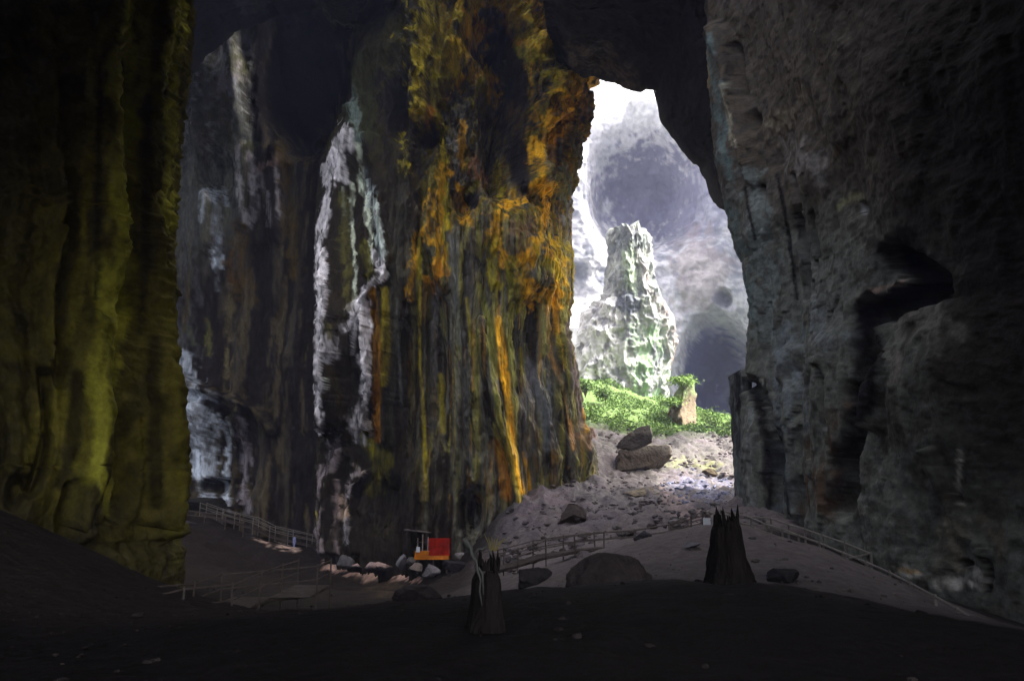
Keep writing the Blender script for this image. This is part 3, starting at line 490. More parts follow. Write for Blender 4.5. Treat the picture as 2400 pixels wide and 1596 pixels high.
def fin():
    left = [(1722, 860), (1722, 900), (1724, 1000), (1730, 1100), (1738, 1200), (1745, 1240), (1750, 1500)]
    right = [(1745, 860), (1752, 900), (1770, 1000), (1790, 1100), (1778, 1190), (1780, 1240), (1790, 1500)]
    s = body(120, 260, -6, Zof(872, 72), left, right, 73, 72, 1.2, 2.2)
    X, Y, Z = s.x, s.y, s.z
    s.toward((ridge(X, Y, Z * .1, 3, 91) - .5) * .7 + (fbm(X * 2, Y * 2, Z, 3, 92) - .5) * .5)
    s.base([.12, .13, .12]); s.lay(ss(.5, .6, s.streak(1.5, .2, 4, 4)), [.05, .05, .05]); s.stroke([(1726, 870), (1730, 960)], 7, [.02, .02, .022], .9)
    P = s.P; c = P[0].mean(0); cap = P[:1] * .02 + c * .98; cap[..., 2] += .3
    s.P = np.concatenate([cap, P], 0); s.col = np.concatenate([s.col[:1], s.col], 0); s.shape = s.P.shape[:2]
    o = s.build('rock_fin', M['rock'])
    return tag(o, 'narrow upright grey rock slab at the foot of the right wall', 'rock slab')
fin()

# ================================================================ CEILING
def ceiling():
    # arch over the opening
    edge = [(1290, 150), (1320, 160), (1345, 182), (1352, 172), (1385, 168), (1425, 172), (1440, 180), (1485, 198), (1510, 207), (1520, 198), (1545, 204), (1550, 235), (1562, 280), (1590, 318), (1618, 355), (1640, 368), (1660, 378), (1674, 410), (1688, 450), (1698, 480), (1740, 500), (1790, 500)]
    e = np.array(edge, float); Ls = np.r_[0, np.cumsum(np.hypot(*np.diff(e, axis=0).T))]
    nu, nv = 300, 260
    L = np.linspace(0, Ls[-1], nu); ex, ey = np.interp(L, Ls, e[:, 0]), np.interp(L, Ls, e[:, 1])
    j = (fbm(L * .05, 0, 0, 4, 2) - .5) * 10; ex, ey = ex + j * .6, ey + j
    t = np.concatenate([np.linspace(-.35, 0, 30)[:-1], np.linspace(0, 1, nv - 29)])
    tx = np.where(t > 0, t, 0)[:, None]
    Ye = np.interp(ex, [1240, 1700, 1800], [97, 74, 70])
    fx = np.interp(ex, [1290, 1345, 1500, 1800], [1262, 1275, 1560, 2000])
    PX = ex[None] * (1 - tx) + fx[None] * tx; PY = ey[None] * (1 - tx) - 60 * tx
    YY = Ye[None] * (1 - tx) + 66 * tx
    x, y, zz = W(PX, PY, YY)
    up = np.where(t < 0, -t, 0)[:, None] / .35
    y = y + 9 * up ** .6 * (up > 0); zz = zz + 22 * up ** 1.6
    s = Surf(np.stack([x, y, zz], -1)); s.sgn = 1
    X, Y, Z = s.x, s.y, s.z
    k = ss(0, .08, np.abs(t))[:, None]
    s.P = s.P + np.stack([0 * X, -1 * (fbm(X * .25, Y * .25, Z * .25, 4, 5) - .5) * 4 * k, (fbm(X * .4, Y * .4, Z * .3, 4, 6) - .5) * 2.5 * k], -1); s.update()
    s.base([.026, .023, .021]); s.lay(ss(.5, .65, s.blot(.5)), [.016, .015, .014])
    s.stroke([(1340, 140), (1420, 140), (1480, 185)], 30, [.13, .10, .07], .8)
    tag(s.build('cave_ceiling', M['rock_rough']), kind='structure')
    # ceiling over the dark recess on the left
    edge = [(300, 200), (420, 160), (445, 158), (465, 128), (500, 100), (528, 66), (545, 60), (600, 40), (680, 20), (745, 5), (770, 45), (800, 62), (840, 68), (900, 62), (960, 20), (1060, -30)]
    e = np.array(edge, float); Ls = np.r_[0, np.cumsum(np.hypot(*np.diff(e, axis=0).T))]
    L = np.linspace(0, Ls[-1], nu); ex, ey = np.interp(L, Ls, e[:, 0]), np.interp(L, Ls, e[:, 1])
    j = (fbm(L * .05, 0, 3, 4, 2) - .5) * 12; ey = ey + j
    Ye = 108 + 0 * ex; up0 = t.copy()
    PX = ex[None] + (ex - 800)[None] * .4 * tx; PY = ey[None] * (1 - tx) - 80 * tx; YY = Ye[None] * (1 - tx) + 80 * tx
    x, y, zz = W(PX, PY, YY)
    y = y + 9 * up ** .6 * (up > 0); zz = zz + 22 * up ** 1.6
    s = Surf(np.stack([x, y, zz], -1)); X, Y, Z = s.x, s.y, s.z
    s.P = s.P + np.stack([0 * X, -1 * (fbm(X * .25, Y * .25, Z * .25, 4, 5) - .5) * 4 * k, (fbm(X * .4, Y * .4, Z * .3, 4, 6) - .5) * 2 * k], -1); s.update()
    s.base([.018, .016, .013]); s.spot(820, 20, 100, 60, [.10, .11, .07], .9, .4); s.stroke([(750, 10), (775, 50), (830, 68)], 7, [.2, .22, .14], .8); s.spot(590, 15, 50, 25, [.11, .12, .10], .6, .6)
    tag(s.build('cave_ceiling', M['rock_rough']), kind='structure')
    # vault over the near part of the cave, above and behind the camera
    nu, nv = 80, 60
    a = np.linspace(0, math.pi, nu)[None]; yy = np.linspace(-12, 32, nv)[:, None]
    H = np.interp(yy, [-12, 0, 32], [18, 18, 29]); Wd = 46
    X = -np.cos(a) * Wd + 0 * yy; Zz = -6 + np.abs(np.sin(a)) ** .45 * (H + 6); Yy = yy + 0 * a
    Zz = Zz + (fbm(X * .1, Yy * .1, 0, 3, 8) - .5) * 3
    s = Surf(np.stack([X, Yy, Zz], -1)); s.base([.03, .027, .024])
    tag(s.build('cave_ceiling', M['rock_rough']), kind='structure')
    # unseen roof added over the left side of the hall to stop the sun
    X = np.linspace(-118, -52, 90)[None] + 0 * np.linspace(0, 1, 90)[:, None]; Yy = np.linspace(28, 140, 90)[:, None] + 0 * X
    Zz = 74 + (fbm(X * .08, Yy * .08, 0, 4, 28) - .5) * 12
    s = Surf(np.stack([X, Yy, Zz], -1)); s.base([.03, .027, .024])
    tag(s.build('cave_ceiling', M['rock_rough']), kind='structure')
    Yy = np.linspace(20, 86, 80)[None] + 0 * np.linspace(0, 1, 60)[:, None]; Zz = np.linspace(76, -8, 60)[:, None] + 0 * Yy  # unseen side wall added to cut the light entering from the left
    X = -92 + (fbm(Yy * .08, Zz * .08, 0, 4, 38) - .5) * 14
    s = Surf(np.stack([X, Yy, Zz], -1)); s.base([.05, .045, .04])
    tag(s.build('cave_wall', M['rock_rough']), kind='structure')
    # hillside added out of view above the right wall to block the sun
    a = np.linspace(0, 1, 60)[None]; yy = np.linspace(-60, 108, 70)[:, None]
    X = np.interp(a, [0, .5, 1], [23, 28, 110]) + 0 * yy; Zz = np.interp(a, [0, .5, 1], [46, 192, 140]) + 0 * yy; Yy = yy + 0 * a
    X = X + (fbm(Yy * .06, Zz * .06, 0, 3, 18) - .5) * 8 + 7 * ss(78, 104, Yy)
    s = Surf(np.stack([X, Yy, Zz], -1)); s.base([.12, .12, .10])
    tag(s.build('sun_block_slab', M['rock_rough']), kind='structure')
ceiling()

# ================================================================ BACK CHAMBER
def tps(pts):
    P = np.array(pts, float); n = len(P); c, v = P[:, :2], P[:, 2]
    def U(r2): return .5 * r2 * np.log(r2 + 1e-9)
    D = ((c[:, None] - c[None]) ** 2).sum(-1); A = np.zeros((n + 3, n + 3))
    A[:n, :n] = U(D) + np.eye(n) * 2.0; A[:n, n] = 1; A[:n, n + 1:] = c; A[n:, :n] = A[:n, n:].T
    w = np.linalg.solve(A, np.r_[v, 0, 0, 0])
    def f(x, y):
        r = w[n] + w[n + 1] * x + w[n + 2] * y
        for i in range(n): r = r + w[i] * U((x - c[i, 0]) ** 2 + (y - c[i, 1]) ** 2)
        return r
    return f
def back_chamber():
    nu, nv = 420, 560
    a = np.linspace(-1, 1, nu)[None]                       # hollow, horseshoe shaped wall round the far chamber
    th = a * 1.75
    zt = np.linspace(0, 1, nv)[:, None]; zt = -6 + (np.interp(a, [-1, .0, .3, .6, 1], [136, 134, 128, 95, 84]) + 6 + (fbm(a * 9, 0, 0, 4, 4) - .5) * 9) * (1 - zt)
    X = 36 + 50 * np.sin(th) + 0 * zt; Y = 172 + 52 * np.cos(th) + 0 * zt; Z = zt
    s = Surf(np.stack([X, Y, Z], -1)); s.sgn = -1
    px, py = s.px, s.py
    s.toward((fbm(X * .05, Y * .05, Z * .04, 3, 101) - .5) * 14)
    feats = [('e', 1510, 450, 140, 150, -20), ('e', 1680, 890, 85, 140, -34), ('s', [(1340, 300), (1370, 500), (1380, 600)], 60, 2.5), ('e', 1410, 780, 90, 120, 6), ('e', 1650, 650, 70, 90, 3), ('e', 1700, 700, 20, 25, -4)]
    s.toward(bump_add(s.px, s.py, feats)); X, Y, Z = s.x, s.y, s.z
    s.toward((ridge(X * .16, Y * .16, Z * .12, 3, 103) - .5) * 3.4 + (fbm(X * .5, Y * .5, Z * .4, 3, 104) - .5) * 1.6)
    n = s.blot(.22, 4, 41); n2 = s.blot(.9, 4, 42); px, py = s.px, s.py
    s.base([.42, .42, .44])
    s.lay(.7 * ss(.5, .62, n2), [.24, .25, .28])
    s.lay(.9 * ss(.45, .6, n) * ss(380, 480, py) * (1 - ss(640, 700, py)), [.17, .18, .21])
    s.lay(.85 * (1 - ss(230, 360, py + 60 * (n2 - .5))), [.85, .85, .85]); s.lay(.4 * ss(.5, .6, s.streak(.8, 2.5, 3, 14)) * (1 - ss(330, 420, py)), [.5, .5, .55])  # glare of daylight at the top painted in as white rock
    s.spot(1520, 450, 150, 150, [.13, .13, .19], .92, .6); s.spot(1640, 480, 90, 120, [.22, .22, .29], .6, .5); s.spot(1640, 640, 85, 130, [.27, .22, .20], .5, .6); s.spot(1670, 880, 95, 140, [.035, .045, .13], .97, .25)  # violet haze of the recess and blue shade of the hollow, as colour
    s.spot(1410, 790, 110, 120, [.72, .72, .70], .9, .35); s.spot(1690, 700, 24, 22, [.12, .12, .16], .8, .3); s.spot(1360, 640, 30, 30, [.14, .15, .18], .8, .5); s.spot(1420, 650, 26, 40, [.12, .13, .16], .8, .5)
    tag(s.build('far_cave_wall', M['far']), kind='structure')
    # spire of pale green limestone
    left = [(1424, 540), (1420, 560), (1426, 600), (1418, 640), (1412, 700), (1360, 735), (1345, 850), (1335, 1000)]
    right = [(1518, 540), (1526, 560), (1532, 620), (1542, 680), (1578, 740), (1590, 800), (1572, 860), (1566, 1000)]
    s = body(260, 420, 6, Zof(540, 170), left, right, 172, 170, 7, 9, .9)
    X, Y, Z = s.x, s.y, s.z
    s.toward((fbm(X * .25, Y * .25, Z * .08, 3, 111) - .5) * 3 + (ridge(X * .4, Y * .4, Z * .22, 3, 112) - .5) * 3 + (fbm(X * .7, Y * .7, Z * .4, 4, 113) - .5) * 1.7)
    tp = ss(Zof(760, 170), Zof(560, 170), s.z)
    s.P = s.P + np.stack([0 * s.x, 0 * s.x, tp * (fbm(s.x * .28, s.y * .28, 0, 3, 114) - .62) * 9], -1); s.update()
    s.fit(right, 1, 11); s.fit(left, -1, 11)
    s.base([.36, .38, .34]); n = s.streak(.35, .8, 4, 9)
    s.lay(.85 * ss(.5, .6, n), [.18, .20, .19]); s.lay(.95 * (1 - ss(1445, 1480, s.px + 60 * (s.blot(.3, 3, 6) - .5))) * ss(660, 720, s.py), [.75, .74, .72]); s.lay(.7 * ss(.55, .62, s.blot(.6, 4, 77)), [.16, .16, .18]); s.stroke([(1470, 580), (1480, 700)], 18, [.42, .52, .34], .8); s.stroke([(1460, 560), (1450, 590)], 14, [.15, .16, .17], .7)  # lower left flank painted white as its lit side
    s.spot(1470, 710, 45, 36, [.10, .11, .13], .95, .5); s.stroke([(1510, 780), (1520, 860), (1525, 950)], 42, [.24, .36, .20], .9); s.stroke([(1560, 700), (1585, 780), (1575, 900)], 17, [.22, .17, .16], .85); s.stroke([(1500, 600), (1525, 690), (1560, 760)], 9, [.28, .24, .22], .6)  # shaded hollow and shaded right edge painted darker
    P = s.P; c = P[0].mean(0); cap = P[:1] * .25 + c * .75; cap[..., 2] += .8
    s.P = np.concatenate([cap, P], 0); s.col = np.concatenate([s.col[:1], s.col], 0); s.shape = s.P.shape[:2]
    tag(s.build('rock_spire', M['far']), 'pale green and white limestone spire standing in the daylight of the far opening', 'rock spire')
back_chamber()

# ================================================================ GROUND
GP = [(0, 0, -1.75), (-12, 0, -1.9), (12, 0, -2.1), (0, -40, -2), (-40, -40, -2), (40, -40, -2), (0, 10, -1.7), (-20, 12, -2.0), (20, 12, -3.2), (40, 20, -5)]
for px, py, Y in [(1200, 1390, 18), (1500, 1362, 19), (1800, 1372, 19), (800, 1420, 18), (400, 1440, 18), (2100, 1440, 20),
    (1440, 1292, 40), (1500, 1268, 38), (1600, 1243, 37), (1700, 1232, 37), (1770, 1240, 36), (1850, 1268, 35), (1950, 1303, 33), (2000, 1335, 31), (2100, 1395, 28), (1300, 1325, 40), (1180, 1345, 40),
    (1200, 1402, 26), (1200, 1400, 34), (1000, 1415, 38), (1100, 1392, 46), (1200, 1365, 50), (1300, 1350, 44), (1280, 1375, 32), (1380, 1345, 32),
    (2200, 1402, 37), (2000, 1335, 47), (2320, 1450, 33), (1300, 1335, 48), (1500, 1290, 48), (1700, 1262, 48), (1900, 1290, 48),
    (1200, 1290, 66), (1300, 1280, 62), (1400, 1262, 62), (1500, 1248, 61), (1620, 1225, 60), (1740, 1222, 60),
    (1180, 1215, 80), (1240, 1180, 84), (1300, 1190, 80), (1480, 1180, 80), (1700, 1170, 80),
    (1260, 1120, 92), (1330, 1050, 104), (1400, 1110, 100), (1600, 1110, 100), (1740, 1110, 100),
    (1380, 1012, 120), (1450, 1030, 125), (1550, 1040, 125), (1720, 1028, 125), (1840, 1030, 125),
    (1360, 915, 150), (1450, 948, 150), (1560, 975, 150), (1700, 995, 140), (1350, 895, 170), (1500, 925, 172), (1600, 1010, 185), (1720, 1040, 185), (1850, 1040, 170),
    (760, 1330, 92), (850, 1338, 90), (1000, 1345, 86), (1100, 1340, 80), (900, 1385, 55), (700, 1385, 55), (600, 1410, 38), (450, 1400, 34), (1050, 1420, 50), (1050, 1385, 60),
    (405, 1213, 104), (480, 1222, 104), (600, 1262, 104), (690, 1286, 103), (300, 1215, 104), (430, 1330, 60), (600, 1350, 60), (690, 1300, 125), (450, 1215, 125), (600, 1270, 125), (900, 1300, 120)]:
    p = at(px, py, Y); GP.append((p.x, p.y, p.z))
for px, py, Y in [(-60, 1170, 24), (60, 1225, 24), (160, 1285, 24), (270, 1345, 24.5), (360, 1382, 25)]:
    p = at(px, py, Y); GP.append((p.x, p.y, p.z))
GP += [(-90, 60, 2), (-90, 130, 4), (90, 40, -4), (90, 120, 10), (90, 220, 8), (30, 240, 6), (-60, 220, 10), (-70, 0, -2), (70, 0, -4)]
_g = tps(GP)
def gz(x, y): return float(_g(np.array(x, float), np.array(y, float)))
def ground():
    # rows closer together near the camera
    v = np.linspace(0, 1, 760); yy = -40 + 45 * np.clip(v / .12, 0, 1) + 255 * np.clip((v - .12) / .88, 0, 1) ** 1.35
    u = np.linspace(-1, 1, 620); uu = np.sign(u) * np.abs(u) ** 1.35
    half = np.interp(yy, [-40, 5, 60, 260], [60, 60, 90, 150])
    Y = yy[:, None] + 0 * u[None]; X = half[:, None] * uu[None] + 12 * ss(40, 120, Y)
    Z = _g(X, Y)
    px, py = proj(X, Y, Z)
    tal = ss(56, 66, Y) * ss(-10, -2, X)          # talus
    Z = Z + tal * ((ridge(X * .16, Y * .16, 0, 3, 121) - .5) * 1.6 + (fbm(X * .7, Y * .7, 0, 4, 122) - .5) * 1.5 + (fbm(X * 2.2, Y * 2.2, 3, 3, 123) - .5) * .5)
    lf = ss(50, 80, Y) * (1 - ss(-18, -8, X))
    Z = Z + lf * ((ridge(X * .25, Y * .3, 0, 4, 124) - .5) * 1.4)
    near = 1 - ss(50, 60, Y)
    Z = Z + near * ((fbm(X * .25, Y * .25, 0, 3, 125) - .5) * .45 + (fbm(X * 1.5, Y * 1.5, 0, 4, 126) - .5) * .16)
    # low slab of rock in the talus
    s = Surf(np.stack([X, Y, Z], -1)); s.sgn = -1
    n = s.blot(.3, 4, 51); n2 = s.blot(1.2, 4, 52)
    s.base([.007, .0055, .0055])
    s.lay(ss(14, 37, s.y), [.135, .113, .108])  # black near floor to paler mound: fading light painted in
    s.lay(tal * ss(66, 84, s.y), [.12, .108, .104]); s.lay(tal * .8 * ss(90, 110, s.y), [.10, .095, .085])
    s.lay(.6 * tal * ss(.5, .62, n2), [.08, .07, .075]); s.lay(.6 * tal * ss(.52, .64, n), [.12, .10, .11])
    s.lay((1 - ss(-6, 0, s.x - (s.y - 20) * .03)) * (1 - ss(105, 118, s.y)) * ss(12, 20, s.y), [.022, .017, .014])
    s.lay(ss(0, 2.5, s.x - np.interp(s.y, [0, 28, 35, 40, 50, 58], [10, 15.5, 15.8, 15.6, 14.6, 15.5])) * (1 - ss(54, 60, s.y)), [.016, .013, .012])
    for p, wd, c, a in [([(770, 1322), (830, 1342), (900, 1350), (980, 1356)], 13, [.80, .50, .38], 1), ([(850, 1360), (950, 1380)], 24, [.07, .05, .03], .7), ([(600, 1266), (650, 1280), (695, 1288)], 7, [.85, .6, .46], 1),  # warm pale strokes paint patches of sunlight on the trail
        ([(1600, 1130), (1680, 1150)], 34, [.13, .135, .20], .7), ([(1240, 1200), (1330, 1190)], 40, [.12, .09, .095], .7), ([(1310, 1090), (1380, 1100)], 30, [.10, .085, .10], .7), ([(1560, 1170), (1640, 1210)], 24, [.28, .21, .19], .7), ([(1570, 1080), (1680, 1090)], 14, [.18, .19, .08], .6)]:
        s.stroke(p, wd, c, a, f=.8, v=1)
    s.lay(ss(126, 138, s.y + 10 * (n - .5)) * ss(4, 10, s.x), [.10, .15, .05])
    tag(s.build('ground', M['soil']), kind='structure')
ground()

# ================================================================ OBJECTS
def thing(name, label, cat, loc, group=None, rz=0):
    o = bpy.data.objects.new(name, None); C.objects.link(o); o.location = loc; o.rotation_euler = (0, 0, rz); o.empty_display_size = .2
    return tag(o, label, cat, group)
class MB:
    """collects tubes and boxes into one mesh"""
    def __init__(s): s.V = []; s.F = []
    def box(s, c, d, rot=None, jit=0):
        b = len(s.V)
        for x in (-1, 1):
            for y in (-1, 1):
                for z in (-1, 1):
                    v = Vector((x * d[0] / 2 + random.uniform(-jit, jit), y * d[1] / 2 + random.uniform(-jit, jit), z * d[2] / 2 + random.uniform(-jit, jit)))
                    if rot is not None: v = rot @ v
                    s.V.append(tuple(v + Vector(c)))
        for f in [(0, 1, 3, 2), (4, 6, 7, 5), (0, 4, 5, 1), (2, 3, 7, 6), (0, 2, 6, 4), (1, 5, 7, 3)]: s.F.append([b + i for i in f])
    def tube(s, pts, r, k=8, jit=0):
        pts = [Vector(p) for p in pts]; rr = r if hasattr(r, '__len__') else [r] * len(pts); b = len(s.V)
        for i, p in enumerate(pts):
            d = (pts[min(i + 1, len(pts) - 1)] - pts[max(i - 1, 0)]).normalized()
            u = d.orthogonal().normalized() if abs(d.z) > .9 else d.cross(Vector((0, 0, 1))).normalized()
            w_ = d.cross(u)
            for j in range(k):
                a = 2 * math.pi * j / k; q = rr[i] * (1 + random.uniform(-jit, jit))
                s.V.append(tuple(p + u * math.cos(a) * q + w_ * math.sin(a) * q))
        for i in range(len(pts) - 1):
            for j in range(k): s.F.append([b + i * k + j, b + i * k + (j + 1) % k, b + (i + 1) * k + (j + 1) % k, b + (i + 1) * k + j])
        s.F.append([b + j for j in range(k)][::-1]); s.F.append([b + (len(pts) - 1) * k + j for j in range(k)])
    def build(s, name, m, parent=None, smooth=False):
        me = bpy.data.meshes.new(name); off = parent.location if parent else Vector((0, 0, 0))
        M4 = Matrix.Rotation(-parent.rotation_euler.z, 3, 'Z') if parent and parent.rotation_euler.z else None
        V = [Vector(v) - off for v in s.V] if parent and not getattr(s, 'local', False) else [Vector(v) for v in s.V]
        me.from_pydata([tuple(v) for v in V], [], s.F); me.update()
        for p in me.polygons: p.use_smooth = smooth
        me.materials.append(m); o = bpy.data.objects.new(name, me); C.objects.link(o)
        if parent: o.parent = parent
        return o

def ico(sub):
    bm = bmesh.new(); bmesh.ops.create_icosphere(bm, subdivisions=sub, radius=1)
    V = np.array([v.co[:] for v in bm.verts]); Fc = np.array([[v.index for v in f.verts] for f in bm.faces]); bm.free(); return V, Fc
ICO = {k: ico(k) for k in (2, 3, 5, 6)}
def rock_shape(size, seed, sub=5, cuts=9, rough=.16):
    V, Fc = ICO[sub]; V = V.copy(); rs = np.random.RandomState(seed)
    for q in range(cuts):
        n = rs.normal(size=3); n /= np.linalg.norm(n); d = rs.uniform(.36, .78)
        e = np.maximum(0, V @ n - d); V -= e[:, None] * n[None]
    o = rs.uniform(0, 50, 3)
    r = (fbm(V[:, 0] * 1.6 + o[0], V[:, 1] * 1.6 + o[1], V[:, 2] * 1.6 + o[2], 4, seed) - .5) * rough * 2 + (fbm(V[:, 0] * 7 + o[0], V[:, 1] * 7, V[:, 2] * 7, 3, seed) - .5) * rough * .7
    return V * (1 + r)[:, None] * np.array(size), Fc
def rock(px, py, Y, size, seed, label, col=(.05, .045, .04), group=None, top=None, taper=0, shear=0, loose=False, rx=0, ry=0, rz=0, name='boulder', cat='boulder', cuts=10, rough=.2, sub=5):
    """px, py: photo position of the rock's middle at distance Y; size: half extents in metres"""
    if not loose:                               # slide along the line of sight until the foot of the stone meets the ground
        best = None
        for q in np.linspace(.72, 1.3, 90):
            y_ = Y * q; p = at(px, py, y_); d = p.z - .38 * size[2] * q - gz(p.x, p.y)
            if best is None or abs(d) + abs(q - 1) * .6 < best[0]: best = (abs(d) + abs(q - 1) * .6, q)
        Y *= best[1]; size = tuple(v * best[1] for v in size)
    V, Fc = rock_shape(size, seed, sub, cuts, rough)
    V[:, :2] *= (1 - taper * V[:, 2:] / size[2])
    V[:, 0] += shear * V[:, 2]
    Mx = np.array((Matrix.Rotation(rz, 3, 'Z') @ Matrix.Rotation(ry, 3, 'Y') @ Matrix.Rotation(rx, 3, 'X')))
    V = V @ Mx.T; c = at(px, py, Y)
    P = V + np.array(c)
    n = fbm(P[:, 0] * 1.3, P[:, 1] * 1.3, P[:, 2] * 1.3, 4, seed)
    cl = np.array(col)[None] * (.7 + .6 * n[:, None])
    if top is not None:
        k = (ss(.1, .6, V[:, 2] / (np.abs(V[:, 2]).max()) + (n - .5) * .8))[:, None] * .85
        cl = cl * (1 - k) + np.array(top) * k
    o = mesh_np(name, V, Fc, M['stone'], cl); o.location = c
    return tag(o, label, cat, group)
BR, GR = (.05, .042, .034), (.12, .115, .10)
rock(1520, 1078, 92, (3.9, 3.0, 2.4), 5, 'big rounded grey boulder on the slope under the daylight', (.07, .058, .045), top=(.16, .145, .12), ry=-.15)
rock(1503, 1032, 97, (3.0, 2.4, 1.5), 8, 'slanting dark slab boulder leaning on the big boulder from behind', (.045, .04, .036), loose=True, top=(.13, .12, .10), ry=-.38)
rock(1590, 1062, 96, (.7, .6, .45), 9, 'small dark stone right of the big boulder', (.04, .035, .03))
rock(1612, 948, 140, (3.6, 3.0, 6.0), 12, 'tall pointed boulder with bushes on its top at the edge of the green slope', (.17, .135, .09), loose=True, top=(.20, .28, .12), cuts=7, taper=.62, shear=.32, rough=.34)
rock(1500, 1160, 76, (2.6, 1.4, .62), 14, 'long low slab of rock sunk in the rubble slope', (.17, .14, .10), ry=-.24)
rock(1462, 1128, 80, (.75, .6, .5), 15, 'small brown stone below the big boulder', (.06, .05, .045))
rock(1663, 1110, 80, (.8, .7, .5), 16, 'small brown stone in the bluish rubble', (.07, .055, .035))
rock(1425, 1366, 33, (1.75, 1.3, 1.15), 21, 'large dark domed boulder on the mound', (.045, .036, .034), cuts=0, rough=.16)
rock(1240, 1352, 30, (.95, .8, .75), 22, 'dark angular boulder behind the left stump', (.03, .026, .026), ry=.35)
rock(985, 1405, 36, (1.15, .9, .6), 23, 'low dark boulder left of the stump with the pale root', (.025, .02, .02), ry=.1)
rock(1512, 1262, 44, (.75, .6, .42), 24, 'dark pointed rock beside the white post', (.05, .046, .05), ry=.3)
rock(1603, 1257, 42, (.72, .6, .32), 25, 'dark slab rock on the mound crest next to the walkway', (.04, .038, .045), ry=-.3)
rock(1618, 1277, 36, (.5, .4, .14), 26, 'flat grey stone lying on the mound left of the big stump', (.12, .11, .12), ry=-.1)
rock(1350, 1212, 70, (2.3, 1.6, 1.3), 27, 'dark brown boulder at the foot of the slope above the walkway', (.055, .042, .035))
rock(1365, 1305, 44, (.5, .45, .35), 28, 'pale small rock beside the domed boulder', (.16, .14, .14))
rock(1830, 1345, 27, (.6, .5, .36), 29, 'dim low rock on the mound right of the big stump', (.022, .02, .022))
rock(805, 1318, 88, (1.25, 1.0, .95), 31, 'grey rounded boulder at the left end of the pink lit rocks', (.13, .12, .12), top=(.2, .18, .18), loose=True)
rock(838, 1330, 87, (.75, .7, .6), 32, 'pinkish topped rock with a shaded black underside painted on', (.02, .016, .015), top=(.50, .34, .30), loose=True)  # sunlit pink top and shaded black base painted, also on next two rocks
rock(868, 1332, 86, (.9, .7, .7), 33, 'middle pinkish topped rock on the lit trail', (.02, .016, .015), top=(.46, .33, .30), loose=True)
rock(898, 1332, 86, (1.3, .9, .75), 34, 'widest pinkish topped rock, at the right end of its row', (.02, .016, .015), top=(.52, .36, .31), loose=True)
rock(882, 1310, 90, (.8, .7, 1.0), 35, 'upright grey stone behind the pinkish rocks', (.12, .11, .11), loose=True)
rock(940, 1322, 84, (.8, .7, 1.0), 36, 'grey boulder left of the hut', (.13, .125, .13), top=(.2, .19, .2), loose=True)
rock(962, 1312, 85, (.7, .6, .45), 37, 'small pale grey stone by the hut steps', (.2, .19, .18), loose=True)
rock(975, 1330, 80, (.9, .7, .5), 38, 'speckled pale rock in front of the hut', (.16, .13, .11), loose=True)
rock(1010, 1335, 80, (1.3, .8, .75), 39, 'grey rock pile in front of the hut base', (.14, .125, .125), loose=True)
rock(1075, 1332, 76, (1.7, 1.2, 1.25), 40, 'big black boulder right of the hut', (.02, .017, .02), loose=True)
rock(1074, 1302, 82, (.7, .6, .45), 41, 'light grey stone on the black boulder by the hut', (.2, .18, .18), loose=True)
rock(1195, 1308, 52, (.6, .45, .5), 42, 'light grey craggy rock left of the walkway', (.17, .155, .15), cuts=12, rough=.3)
rock(1225, 1318, 46, (.5, .4, .42), 43, 'light grey craggy rock beside the walkway end', (.15, .135, .13), cuts=12, rough=.3)
rock(1160, 1340, 52, (.6, .5, .45), 44, 'small grey rock behind the left stump', (.11, .1, .1))
rock(480, 1182, 112, (3.6, 2.4, 1.9), 46, 'dark boulder under the bright bluish alcove', (.022, .02, .016), loose=True)
rock(1385, 1030, 112, (2.0, 1.6, 1.6), 47, 'brown rubble rock at the foot of the flowstone wall beside the opening', (.13, .09, .07), loose=True, cuts=12, rough=.3)
rock(430, 1226, 98, (2.4, 1.3, .5), 48, 'flat dark ledge rock beside the mossy column', (.05, .045, .045), loose=True)

def scatter_rubble():
    rs = np.random.RandomState(3); V0, F0 = ICO[2]; Vs, Fs, Cs = [], [], []; b = 0; n = 0
    while n < 3000:
        y = 58 + 75 * rs.rand() ** 1.15; px = rs.uniform(1180, 1760)
        x = (px - 1200) / 1848 * y / .978
        if x < -6 + (y - 60) * .22: continue
        d = rs.rand() ** 3 * .32 + .06 + (.25 if rs.rand() < .02 else 0)
        V = V0 * (1 + rs.uniform(-.25, .25, (len(V0), 1))) * np.array([d * rs.uniform(.7, 1.5), d * rs.uniform(.7, 1.3), d * rs.uniform(.4, .8)])
        a = rs.uniform(0, 6.28); ca, sa = math.cos(a), math.sin(a)
        V = np.stack([V[:, 0] * ca - V[:, 1] * sa, V[:, 0] * sa + V[:, 1] * ca, V[:, 2]], 1)
        py = 0; z = gz(x, y)
        q, w_ = proj(np.array(x), np.array(y), np.array(z))
        blue = ell(q, w_, 1640, 1145, 75, 42) < 1 + rs.uniform(-.4, .3)
        base = np.array([.16, .17, .24]) if blue else np.array([.13, .115, .11]) if rs.rand() < .5 else np.array([.12, .10, .10])
        base = base * rs.uniform(.5, 1.25)
        Vs.append(V + np.array([x, y, z + rs.uniform(-.3, .5)])); Fs.append(F0 + b); b += len(V0); Cs.append(np.repeat(base[None], len(V0), 0)); n += 1
    o = mesh_np('rubble', np.concatenate(Vs), np.concatenate(Fs), M['stone'], np.concatenate(Cs), smooth=False)
    tag(o, 'loose grey and bluish rubble stones covering the slope below the opening', kind='stuff')
scatter_rubble()

